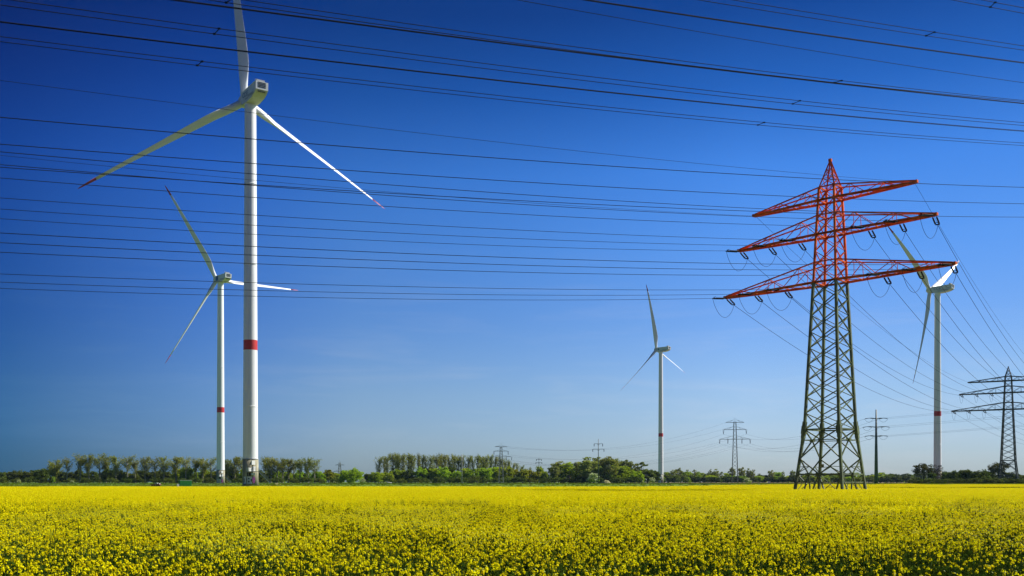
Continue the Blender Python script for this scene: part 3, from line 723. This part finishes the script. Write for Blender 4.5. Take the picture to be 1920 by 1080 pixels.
# ------------------------------------------------------------------ smaller pylons and poles
def pxX(px, D): return (px-960)/1867*D
def small_lattice(px, D, toppx, arms, bw, label, hang=True, wk=1.0, col='greysteel', peak=True):
    z = lambda py: (904-py)*D/1867 + CZ - 1.95
    u_ = D/1867; H = z(toppx)
    root = empty('lattice_pylon', (pxX(px, D), D, 1.95), R(-8)); tag(root, label, 'pylon', 'distant pylons')
    mb = MB(); n = int(H/(3.0*wk)); prof = [(0, bw*u_), (H*.97, bw*.36*u_)]
    A, C = lattice(mb, prof, [H*.97*i/n for i in range(n+1)], .34*wk, .17*wk, (0.0,))
    if peak: mb.bar((0, 0, H*.96), (0, 0, H+1.5), .2*wk)
    mb.build('body', M[col], root)
    ends = []
    for apy, half, upy, hangs in arms:
        za = z(apy); L = half*u_; mb = MB()
        for t in (1, -1):
            mb.bar((-L, 0, za), (-A(za), t*A(za), za), .3*wk); mb.bar((L, 0, za), (A(za), t*A(za), za), .3*wk)
        mb.bar((-L, 0, za), (-A(za), 0, z(upy)), .2*wk); mb.bar((L, 0, za), (A(za), 0, z(upy)), .2*wk)
        mb.bar((-A(za), 0, za), (A(za), 0, za), .3*wk)
        mb.bar((-L*.55, 0, za), (-L*.35, 0, za+(z(upy)-za)*.7), .14*wk); mb.bar((L*.55, 0, za), (L*.35, 0, za+(z(upy)-za)*.7), .14*wk)
        mb.build('crossarm', M[col], root)
        for h in hangs:
            for s in (1, -1):
                ln = 8.5*u_*(.8 if wk < .8 else 1); x = s*h*L; mb = MB()
                for q in (-.5, .5): mb.tube([(x+q*.9*wk, 0, za), (x, 0, za-ln)], .14*wk, 5)
                mb.build('insulator_string', M['insul'], root)
                ends.append(root.matrix_basis @ Vector((x, 0, za-ln)) if False else Vector((pxX(px, D)+x*math.cos(R(-8)), D+x*math.sin(R(-8)), 1.95+za-ln)))
        if not hangs:
            for s in (1, -1): ends.append(Vector((pxX(px, D)+s*L, D, 1.95+za)))
    return ends
e1378 = small_lattice(1378, 720, 787, [(792, 17, 787, ()), (805.5, 21, 800, (1,)), (823.5, 28, 817, (1, .46))], 5.6, 'grey lattice pylon with three crossarms between the small turbine and orange pylon', wk=.9)
e940 = small_lattice(939.5, 600, 835, [(837.5, 12, 835.5, ()), (846, 13.5, 843.5, (1,)), (856.5, 20, 853, (1, .5))], 4.4, 'faint lattice pylon rising in front of the sloping poplar row', wk=.6)
small_lattice(637, 1050, 866, [(872, 9, 870, ()), (884, 12, 881, (1,))], 3.6, 'tip of a tiny lattice pylon above the round bush', wk=.9)
def simple_pole(px, D, toppx, r0, r1, arms, label, m, name='power_pole', insl=5):
    z = lambda py: (904-py)*D/1867 + CZ - 1.95; u_ = D/1867; H = z(toppx)
    root = empty(name, (pxX(px, D), D, 1.95)); tag(root, label, 'power pole', 'power poles beyond the field')
    mb = MB(); mb.tube([(0, 0, -.2), (0, 0, H*.5), (0, 0, H)], [r0, (r0+r1)/2, r1], 14); mb.build('pole', M[m], root, True)
    ends = []
    for apy, half in arms:
        za = z(apy); L = half*u_; mb = MB(); mb.bar((-L, 0, za), (L, 0, za), .16*max(1, D/500)); mb.bar((-L*.3, 0, za-.1), (0, 0, za-.9), .1); mb.bar((L*.3, 0, za-.1), (0, 0, za-.9), .1)
        mb.build('crossarm', M[m], root)
        for s in (1, -1):
            mb = MB(); ln = insl*u_; mb.tube([(s*L, 0, za), (s*L, 0, za-ln*.1), (s*L, 0, za-ln)], [.08, .16*max(1, D/500), .14*max(1, D/500)], 6); mb.build('insulator_string', M['insul'], root)
            ends.append(Vector((pxX(px, D)+s*L, D, 1.95+za-ln)))
    return ends
simple_pole(1122, 470, 823, .25, .12, [(832, 8), (842, 10.5)], 'slender dark pole with two short crossarms in front of the tall green trees', 'pole')
simple_pole(866, 600, 852, .32, .2, [(864.5, 6)], 'pale concrete pole in front of the long poplar row', 'cpole', insl=2)
simple_pole(1010.5, 600, 858, .17, .11, [(861, 4.6), (867, 5.6)], 'tiny thin pole with two crossarms at the right end of the poplar row', 'pole', insl=3)
# tubular tension pole
def tubular():
    D = 400; X = pxX(1643, D); root = empty('power_pole', (X, D, 1.95)); tag(root, 'dark tapering tubular pole with three crossarms right of the orange pylon\'s base', 'power pole', 'power poles beyond the field')
    z = lambda py: (904-py)*D/1867 + CZ - 1.95
    mb = MB(); mb.tube([(0, 0, -.2), (0, 0, 15), (0, 0, z(768))], [.78, .55, .26], 18); mb.build('pole', M['pole'], root, True)
    ends = []
    for py, hw in ((784, 13.5), (800, 17), (817, 13.5)):
        za = z(py); L = hw*D/1867; mb = MB()
        for s in (1, -1): mb.tube([(0, 0, za-.25), (s*L*.6, 0, za+.05), (s*L, 0, za)], [.2, .13, .09], 8)
        mb.build('crossarm', M['pole'], root)
        for s in (1, -1):
            a = Vector((s*L, 0, za)); mb = MB()
            mb.tube([a, a+Vector((1.1, -.7, -.18)), a+Vector((1.5, -.9, -.3))], [.1, .15, .06], 6); mb.build('insulator_string', M['insul'], root)
            mb = MB(); mb.tube([a, a+Vector((-1.1, .7, -.18)), a+Vector((-1.5, .9, -.3))], [.1, .15, .06], 6); mb.build('insulator_string', M['insul'], root)
            b = a+Vector((1.5, -.9, -.3)); c = a+Vector((-1.5, .9, -.3)); mb = MB()
            curve_cable(mb, lambda t: b.lerp(c, t) - Vector((0, 0, 5.2*t*(1-t))), 10, .04, 5); mb.build('jumper_loop', M['cable'], root)
            ends.append((root.location+b, root.location+c, py, s))
    return ends
te = tubular()
def span(a, b, sag, r, label, group, n=24):
    a = Vector(a); b = Vector(b); o = cable_obj(lambda t: a.lerp(b, t)-Vector((0, 0, 4*sag*t*(1-t))), n, r); tag(o, label, 'power cable', group)
NM = {784: 'top', 800: 'middle', 817: 'lowest'}
for (b, c, py, s) in te:
    d = Vector((300+s*4, 160-s*3, b.z+15))
    hf = 'right' if s > 0 else 'left'
    span(b, d, 2.5, .026, 'faint cable running right from the tubular pole\'s %s crossarm, %s end' % (NM[py], hf), 'cables right of the tubular pole')
G3 = 'faint cables between tubular pole and grey lattice pylon'
e13 = sorted(e1378, key=lambda p: -p.z)
for i, (b, c, py, s) in enumerate(te):
    tgt = e1378[2:][i] if i < 6 else e1378[-1]
    hf = 'right' if s > 0 else 'left'
    span(c, tgt, 6, .032, 'faint cable from the tubular pole\'s %s crossarm, %s end, leftward to the grey lattice pylon' % (NM[py], hf), G3)
G4 = 'faint cables between the two distant lattice pylons'
for i, (a, b) in enumerate(zip(e1378, e940)):
    lv = ['top', 'top', 'middle', 'middle', 'lowest outer', 'lowest outer', 'lowest inner', 'lowest inner'][i]; hf = 'right' if i % 2 == 0 else 'left'
    span(a, b, 9, .03, 'faint cable between the distant lattice pylons, %s position, %s side' % (lv, hf), G4, 30)

# ------------------------------------------------------------------ trees
def leafq(mb, r, p, s, m=0):
    n = Vector((r.gauss(0, 1), r.gauss(0, 1), r.gauss(.4, 1))).normalized(); x = n.orthogonal().normalized(); a = r.uniform(0, 6.28)
    y = n.cross(x); x, y = x*math.cos(a)+y*math.sin(a), y*math.cos(a)-x*math.sin(a)
    s1 = s*r.uniform(.6, 1.2); s2 = s*r.uniform(.45, .9)
    mb.quad(p-x*s1, p-y*s2, p+x*s1, p+y*s2, m)
def poplar(seed, h=16.5, w=5.6, base=.42, dens=1.0, lsz=.3, fan=1.0):
    r = random.Random(seed); tk = MB(); cr = MB()
    lean = r.uniform(-.4, .4)
    tk.tube([(0, 0, -.3), (lean*.3, 0, h*base*.6), (lean*.6, 0, h*base), (lean, 0, h*.72), (lean*1.2, 0, h*.93)], [.42, .33, .27, .16, .06], 7)
    for i in range(int(24*dens)+7):
        t = r.uniform(base*.85, .8); z0 = h*t; a = r.uniform(0, 6.28)
        ln = h*r.uniform(.16, .34)*(1.12-abs(t-.55)); el = R(r.uniform(38, 72))
        d = Vector((math.cos(a)*math.cos(el)*w/5.6, math.sin(a)*math.cos(el)*w/5.6, math.sin(el)))
        p0 = Vector((lean*t, 0, z0)); p1 = p0+d*ln*.5+Vector((0, 0, -.1)); p2 = p0+d*ln+Vector((0, 0, ln*.12))
        if p2.z > h: p2.z = h*r.uniform(.95, 1.0)
        tk.tube([p0, p1, p2], [.12, .08, .03], 4, False)
        for q in range(int(60*dens)):
            u = r.uniform(.25, 1.08); c = p0.lerp(p1, u*2) if u < .5 else p1.lerp(p2, u*2-1)
            leafq(cr, r, c + Vector((r.gauss(0, .42), r.gauss(0, .42), r.gauss(.1, .5))), lsz)
    for q in range(int(60*dens)):
        z = h*r.uniform(base*.35, base); leafq(cr, r, Vector((lean*.4+r.gauss(0, .4), r.gauss(0, .4), z)), lsz)
    return tk, cr
def bushy(seed, h=9, w=8, base=.0, n=62, per=50, lsz=.36, sparse=1.0, flat=.8, blossom=0):
    r = random.Random(seed); tk = MB(); cr = MB(); bl = MB()
    tk.tube([(0, 0, -.3), (r.uniform(-.2, .2), r.uniform(-.2, .2), h*.35), (r.uniform(-.4, .4), 0, h*.7)], [.03*h, .022*h, .006*h], 7)
    cz = h*(base+1)/2; rz = h*(1-base)/2
    for i in range(n):
        th = r.uniform(0, 6.28); cp = r.uniform(-.95, 1); sp = math.sqrt(1-cp*cp) if (cp > 0 or base > .12) else .96; rad = r.uniform(.45, .88)
        c = Vector((math.cos(th)*sp*w/2*rad, math.sin(th)*sp*w/2*rad, cz+cp*rz*rad)); cs = r.uniform(.10, .19)*w*flat
        if c.z < .3: c.z = r.uniform(.2, .12*h)
        if i % 3 == 0: tk.tube([(0, 0, h*r.uniform(.15, .45)), tuple(c)], [.010*h, .003*h], 4, False)
        for q in range(int(per*sparse)):
            d = Vector((r.gauss(0, 1), r.gauss(0, 1), r.gauss(0, 1))).normalized()*cs*r.uniform(.45, 1.1); d.z *= .8
            p = c+d
            if p.z < .02: p.z = abs(p.z)+.05
            if blossom and r.random() < blossom and cp > -.5: leafq(bl, r, p*1.02, lsz*.8)
            else: leafq(cr, r, p, lsz)
    return tk, cr, bl
def tree_kind(parts, lm, bm='bark'):
    tk, cr = parts[0], parts[1]
    return (tk.mesh('trunk', M[bm]), cr.mesh('crown', M[lm]), parts[2].mesh('blossom', M['blossom']) if len(parts) > 2 and parts[2].f else None)
K = {}
K['pop'] = [tree_kind(poplar(100+i, w=5.2+1.2*(i % 3), base=(.40, .34, .46)[i % 3], dens=(.85, 1, .7)[i % 3]), 'leafp') for i in range(6)]
K['vase'] = [tree_kind(poplar(131, h=13.5, w=9.5, base=.33, dens=1.5), 'leafp')]
K['row'] = [tree_kind(poplar(150+i, h=20, w=3.6, base=.30, dens=.8, lsz=.28), 'leafp') for i in range(5)]
K['bush'] = [tree_kind(bushy(200+i, 9, 7.5+i % 3), 'leafd', 'barkd') for i in range(4)]
K['green'] = [tree_kind(bushy(220+i, 10, 9, n=54), 'leaf', 'barkd') for i in range(4)]
K['yel'] = [tree_kind(bushy(240+i, 9, 7), 'leafy', 'barkd') for i in range(3)]
K['round'] = [tree_kind(bushy(260, 9.6, 17, base=.0, n=110, per=60, flat=.62), 'leaf', 'barkd')]
K['loose'] = [tree_kind(bushy(280+i, 15, 9, base=.14, n=64, per=50, lsz=.36, sparse=.9), 'leafs') for i in range(5)]
K['slim'] = [tree_kind(bushy(300+i, 15, 5, base=.13, n=44, per=42, lsz=.34, sparse=.9), 'leafs') for i in range(3)]
K['oak'] = [tree_kind(bushy(320, 10, 10, base=.3, n=50, per=60, lsz=.26, flat=.75), 'leafo', 'barkd')]
K['brown'] = [tree_kind(bushy(330, 9.5, 7.5, base=.1, n=70, per=26, lsz=.2), 'leafb', 'barkd')]
K['hedge'] = [tree_kind(bushy(340+i, 3.4, 7, base=0, n=40, per=44, lsz=.24), 'leafd', 'barkd') for i in range(3)]
K['flower'] = [tree_kind(bushy(360+i, 3.6, 4.6, base=0, n=34, per=34, lsz=.2, blossom=.55), 'leaf', 'barkd') for i in range(2)]
H0 = dict(pop=16.5, vase=13.5, row=20, bush=9, green=10, yel=9, round=9.6, loose=15, slim=15, oak=10, brown=9.5, hedge=3.4, flower=3.6)
tcount = 0
def tree(kind, px, D, toppx, label, group=None, cat='tree', wk=1.0, name=None):
    global tcount; tcount += 1
    X = pxX(px, D); g = gz(X, D); h = (904-toppx)*D/1867 + CZ - g
    s = h/H0[kind]; tk, cr, bl = K[kind][tcount % len(K[kind])]
    o = empty(name or {'pop': 'poplar_tree', 'vase': 'poplar_tree', 'row': 'poplar_tree', 'hedge': 'shrub', 'flower': 'blossoming_shrub', 'round': 'round_bush', 'bush': 'bushy_tree', 'oak': 'oak_tree'}.get(kind, 'tree'), (X, D, g-.05), rnd.uniform(0, 6.28))
    o.scale = (s*wk, s*wk, s); tag(o, label, cat, group)
    obj('trunk', tk, o); obj('crown', cr, o)
    if bl: obj('blossom', bl, o)
# row of pruned poplars on the left
tree('vase', 103, 628, 864, 'low wide-spreading bare-branched tree at the left end of the poplar row', None)
row = [(125,858),(150,853),(167,854),(187,852),(199,855),(217,855),(239,855),(254,861),(272,858),(291,858),(307,856),(330,857),(348,856),(367,860),(380,859),(396,858),(426,860),(440,858),(452,858),(497,859),(508,859),(519,860),(530,859),(541,862),(551,861),(563,861),(578,860),(590,861)]
for i, (x, t) in enumerate(row):
    tree('pop', x, 630+rnd.uniform(-6, 6), t+rnd.uniform(-1, 1.5), 'tall bare-stemmed poplar, %s from the left in the row behind the two left turbines' % ordw(i+1), 'poplars in the left row', wk=rnd.uniform(.95, 1.4))
# hedge trees under that row
r4 = random.Random(44); i = 0; x = -8
while x < 632:
    i += 1; t = 882.5 + r4.uniform(-4.5, 4) + (3 if x < 20 else 0)
    if 40 < x < 95: t = 879 + r4.uniform(-3, 3)
    if 470 < x: t += 1
    kind = 'bush' if x < 360 else r4.choice(('bush', 'green', 'yel'))
    tree(kind, x, 645 + r4.uniform(-10, 16), t, 'dense green hedge tree under the left poplars, %s from the left edge' % ordw(i), 'hedge trees under the left poplars', wk=r4.uniform(.95, 1.3)); x += r4.uniform(11, 15)
for i, (x, t) in enumerate([(205, 877), (222, 879), (331, 876), (347, 873), (361, 876), (432, 879), (458, 878), (476, 880), (505, 880), (560, 879), (602, 884)]):
    tree('green' if x > 320 else 'bush', x, 634 + r4.uniform(-5, 5), t, 'taller leafy tree between the left poplar trunks, %s from the left' % ordw(i+1), 'leafy trees between the left poplars', wk=r4.uniform(.9, 1.15))
# low shrubs in front of that hedge
for i, x in enumerate(range(4, 640, 26)):
    tree('hedge', x + r4.uniform(-4, 4), 618 + r4.uniform(-4, 4), 896 + r4.uniform(-2, 2), 'low dark shrub at the hedge foot, %s from the left edge' % ordw(i+1), 'low shrubs at the foot of the left hedge', 'shrub', wk=1.2)
tree('green', 100, 600, 893, 'bright green young tree in front of the low wide-spreading tree', None, wk=.8)
# round bushes in the middle
tree('round', 658, 560, 877, 'big round green bush under the tiny pylon tip', None)
tree('bush', 690, 640, 886, 'low dark tree between the big round bush and the long poplar row', None, wk=1.6)
tree('green', 713, 655, 884, 'leafy tree at the foot of the long poplar row\'s left end', None, wk=1.4)
tree('green', 703, 600, 884, 'rounded green tree just right of the big round bush', None, wk=1.5)
tree('green', 727, 640, 883, 'second rounded green tree right of the big round bush', None, wk=1.3)
# long second poplar row
tops = [(712,858),(719,855),(727,852),(737,849),(742,852),(748,850),(756,852),(764,851),(773,852),(783,853),(792,855),(800,852),(808,853),(817,852),(826,854),(835,853),(844,854),(853,852),(861,853),(869,855),(877,854),(886,854),(895,855),(904,854),(912,856),(920,856),(928,857),(937,859),(946,862),(954,864),(962,868),(970,871),(978,874),(986,876),(994,879),(1003,881)]
for i, (x, t) in enumerate(tops):
    tree('row', x + r4.uniform(-1.5, 1.5), 705 + (x-712)*.3 + r4.uniform(-7, 7), t + r4.uniform(-3, 2.5), 'slender poplar, %s from the left in the long dense row left of centre' % ordw(i+1), 'poplars in the long dense row', wk=r4.uniform(.9, 1.7))
x = 740; i = 0
while x < 1030:
    i += 1
    kind = r4.choice(('green', 'green', 'bush')) if x < 900 else r4.choice(('yel', 'green', 'yel'))
    t = 879 + r4.uniform(-3, 3) - (5 if 780 < x < 850 else 4 if x > 865 else 0)
    if x > 990: t += 4
    tree(kind, x, 668 + r4.uniform(-8, 8), t, 'leafy green tree under the long poplar row, %s from its left end' % ordw(i), 'leafy trees under the long poplar row', wk=r4.uniform(1.0, 1.3)); x += r4.uniform(11, 16)
for i, x in enumerate(range(735, 1215, 22)):
    tree('hedge', x + r4.uniform(-5, 5), 640 + r4.uniform(-5, 5), 894 + r4.uniform(-2, 3), 'low green shrub along the middle wood\'s edge, %s from its left end' % ordw(i+1), 'low shrubs along the middle wood', 'shrub', wk=1.3)
# tall tree group right of centre
grp = [('green',1022,884,1.0),('green',1012,871,.6),('loose',1040,866,1.2),('loose',1052,862,1.5),('green',1068,867,1.5),('green',1083,874,1.3),('loose',1092,859,1.4),('loose',1106,853,1.5),('green',1113,866,1.5),('loose',1124,855,1.4),('loose',1141,852,1.3),('green',1150,868,1.6),('green',1133,871,1.5),('loose',1158,857,1.3),('green',1166,872,1.4),('loose',1173,859,1.2),('green',1182,876,1.2),('slim',1190,866,1.2),('slim',1203,858,1.6),('green',1196,880,1.3),('bush',1214,878,1.5),('bush',1226,880,1.2)]
for i, (k, x, t, w) in enumerate(grp):
    tree(k, x, 640 + r4.uniform(0, 45), t, 'big fresh green tree in the group left of the small turbine, %s from the left' % ordw(i+1), 'tall green trees left of the small turbine', wk=w*1.0)
# distant trees right of the small turbine
far = [('green',1252,884),('loose',1263,879),('loose',1273,876),('green',1286,882),('slim',1289,878),('slim',1302,875),('green',1312,884),('slim',1318,885),('bush',1327,886),('slim',1332,876),('loose',1342,877),('slim',1353,880),('green',1363,886),('loose',1373,874),('loose',1391,873),('loose',1405,876),('slim',1413,878),('bush',1424,888),('bush',1434,889),('loose',1446,879),('green',1457,884),('slim',1468,880),('bush',1478,890),('loose',1487,880),('slim',1497,881),('bush',1508,889),('loose',1520,884),('bush',1533,888),('green',1547,886),('bush',1560,887),('green',1575,885),('bush',1590,886),('green',1604,885),('bush',1618,888),('bush',1631,889)]
for i, (k, x, t) in enumerate(far):
    tree(k, x, 960 + r4.uniform(-30, 30), t, 'distant pale green tree, %s to the right of the small turbine\'s tower' % ordw(i+1), 'distant trees right of the small turbine', wk=r4.uniform(.8, 1.15)*(1.3 if k in ('bush', 'green') else 1))
far2 = [1642,1652,1664,1675,1687,1700,1712,1724,1772,1788]
for i, x in enumerate(far2):
    tree(r4.choice(('bush', 'bush', 'green')), x, 1080 + r4.uniform(-20, 20), 885 + r4.uniform(-2, 3), 'hazy distant tree, %s to the right of the tubular pole' % ordw(i+1), 'hazy distant trees right of the tubular pole', wk=1.5)
# low bush belt closing the view under the distant trees
x = 1236; i = 0
while x < 1730:
    i += 1; tree(r4.choice(('bush', 'green')), x, 925 + r4.uniform(-15, 15), 892 + r4.uniform(-3, 2), 'low distant bush beneath the pale trees, %s from the small turbine rightwards' % ordw(i), 'low distant bushes right of the small turbine', 'bush', wk=2.0); x += r4.uniform(8, 12)
# right-hand bushes
tree('oak', 1732, 500, 867, 'spreading dark tree just left of the right-hand turbine\'s foot', None, wk=1.1)
tree('brown', 1757, 520, 869, 'brownish bare-twigged tree in front of the right-hand turbine\'s foot', None)
tree('oak', 1872, 460, 865, 'dark spreading tree partly behind the dark pylon\'s left legs', None)
rt = [(1746,884),(1775,883),(1788,881),(1798,883),(1811,877),(1822,881),(1834,881),(1846,880),(1858,881),(1882,882),(1896,884),(1908,887),(1922,888),(1936,888)]
for i, (x, t) in enumerate(rt):
    tree('bush', x, 480 + r4.uniform(-14, 14), t, 'dark green bush in the right-hand thicket, %s from its left end' % ordw(i+1), 'bushes in the right-hand thicket', wk=1.15)
for i, x in enumerate(range(1712, 1945, 13)):
    tree('hedge', x, 395 + r4.uniform(-8, 8), 897 + r4.uniform(-1.5, 1.5), 'low dark bramble shrub edging the field at right, %s from its left end' % ordw(i+1), 'bramble shrubs edging the field at right', 'shrub', wk=1.3)
# blossoming shrubs
for x, D, t, lb in ((35, 606, 899, 'small whitish blossoming shrub at the far left under the hedge'), (135, 606, 900, 'small pale blossoming shrub right of the low wide-spreading tree'), (627, 550, 902, 'small white blossoming shrub left of the big round bush'), (681, 545, 896, 'pale yellow blossoming shrub right of the big round bush'), (1112, 628, 886, 'white blossoming shrub beside the slender dark pole'), (1205, 628, 901, 'tiny white blossoming shrub left of the small turbine'), (1223, 620, 895, 'pale blossoming shrub close to the small turbine\'s foot'), (1402, 640, 896, 'rounded pale blossoming shrub right of the grey lattice pylon')):
    tree('flower', x, D, t, lb, None, 'shrub', wk=1.0 if x != 1402 else 1.3)

# ------------------------------------------------------------------ small things at the field edge
def container():
    D = 330; X = pxX(347, D); g = 1.05; root = empty('waste_container', (X, D, g), R(34))
    tag(root, 'green corrugated metal container standing at the field edge left of the turbines', 'container')
    mb = MB()
    L_, W_, H_ = 3.7, 2.0, 2.15
    mb.box((0, 0, H_/2), (L_, W_, H_-.1))
    n = 11
    for i in range(n): mb.box((-L_/2+.15+(L_-.3)*i/(n-1), -W_/2-.04, H_/2), (.13, .1, H_-.3))
    for i in range(6): mb.box((-L_/2-.04, -W_/2+.2+(W_-.4)*i/5, H_/2), (.1, .13, H_-.3))
    mb.build('corrugated_body', M['cgreen'], root)
    mb = MB(); mb.box((0, -W_/2-.02, H_), (L_+.2, .16, .18)); mb.box((0, W_/2, H_), (L_+.2, .16, .18)); mb.box((-L_/2, 0, H_+.003), (.16, W_-.15, .17)); mb.box((L_/2, 0, H_+.003), (.16, W_-.15, .17))
    mb.build('rim', M['cframe'], root)
    mb = MB(); mb.box((-L_/2-.55, -.5, .55), (.7, .9, .8)); mb.bar((-L_/2-.1, -.9, .9), (-L_/2-1.1, -.9, .9), .1); mb.build('control_box', M['pwhite'], root)
container()
def trailer():
    D = 335; root = empty('farm_trailer', (pxX(292, D), D, 1.05), R(-5)); tag(root, 'low red farm trailer with white load by the hedge, left of the green container', 'trailer')
    mb = MB(); mb.box((0, 0, .75), (3.2, 1.6, .22)); mb.bar((-1.6, 0, .7), (-2.6, 0, .5), .1); mb.build('bed', mat('faded_red_paint', (.16, .03, .02), .8), root)
    mb = MB(); mb.box((.3, 0, 1.1), (.8, 1.1, .42)); mb.box((1.1, .1, 1.02), (.5, .9, .3)); mb.build('load', M['cpole'], root)
    for x in (-.8, .8):
        for y in (-.85, .85):
            mb = MB(); mb.tube([(x, y-.1, .36), (x, y+.1, .36)], .36, 16); mb.build('wheel', M['rubber'], root)
trailer()
def mound(px, D, w, h, label):
    r = random.Random(int(px)); X = pxX(px, D); mb = MB(); n = 18; rings = 6; g = gz(X, D)
    for i in range(rings+1):
        t = i/rings
        for k in range(n):
            a = 2*math.pi*k/n; q = (1-t)**.8*(1+r.uniform(-.1, .1)); mb.v.append((w*q*math.cos(a), w*.7*q*math.sin(a), -.1+h*math.sin(t*math.pi/2)*(1+r.uniform(-.08, .08))))
    for i in range(rings):
        for k in range(n):
            a = i*n+k; b = i*n+(k+1) % n; mb.f.append((a, b, b+n, a+n)); mb.mi.append(0)
    o = mb.build('straw_heap', M['tan']); o.location = (X, D, g); tag(o, label, 'heap')
mound(1136, 560, 3.0, 1.9, 'tan straw heap just right of the slender dark pole')
mound(519, 315, 1.3, .5, 'small tan heap at the foot of the tall turbine\'s stairs')
def log():
    D = 540; X = pxX(729, D); mb = MB(); mb.tube([(-1.8, 0, .9), (-.4, .1, .45), (1.6, 0, .25)], [.16, .2, .18], 8); mb.tube([(-.5, 0, .5), (-1.1, .1, 1.3)], [.1, .05], 6)
    o = mb.build('fallen_log', M['pwhite'], None, True); o.location = (X, D, 1.95); tag(o, 'pale fallen log in the grass beneath the long poplar row', 'log')
log()
def sign():
    D = 620; root = empty('roadside_cabinet', (pxX(1442, D), D, 1.95)); tag(root, 'small white utility cabinet in the grass far right of the lattice pylon', 'cabinet')
    mb = MB(); mb.box((0, 0, .62), (1.5, .5, 1.1)); mb.box((0, -.26, .62), (.04, .03, 1.0)); mb.build('housing', M['pwhite'], root)
    mb = MB(); mb.box((0, 0, 1.2), (1.65, .65, .08)); mb.build('roof', M['galv'], root)
sign()

# ------------------------------------------------------------------ air
def haze():
    mb = MB(); x0, x1, y0, y1, z0, z1 = -1500, 1600, -120, 2100, -1.5, 210
    mb.box(((x0+x1)/2, (y0+y1)/2, (z0+z1)/2), (x1-x0, y1-y0, z1-z0))
    m = bpy.data.materials.new('hazy_air'); m.use_nodes = True; N = m.node_tree.nodes
    N.remove(N['Principled BSDF']); v = N.new('ShaderNodeVolumePrincipled'); v.inputs['Density'].default_value = .000026
    v.inputs['Color'].default_value = (.50, .76, 1, 1); v.inputs['Anisotropy'].default_value = .2
    m.node_tree.links.new(v.outputs[0], N['Material Output'].inputs['Volume'])
    o = mb.build('haze', m); tag(o, 'thin blue daylight haze over the whole plain', 'haze', kind='stuff')
haze()
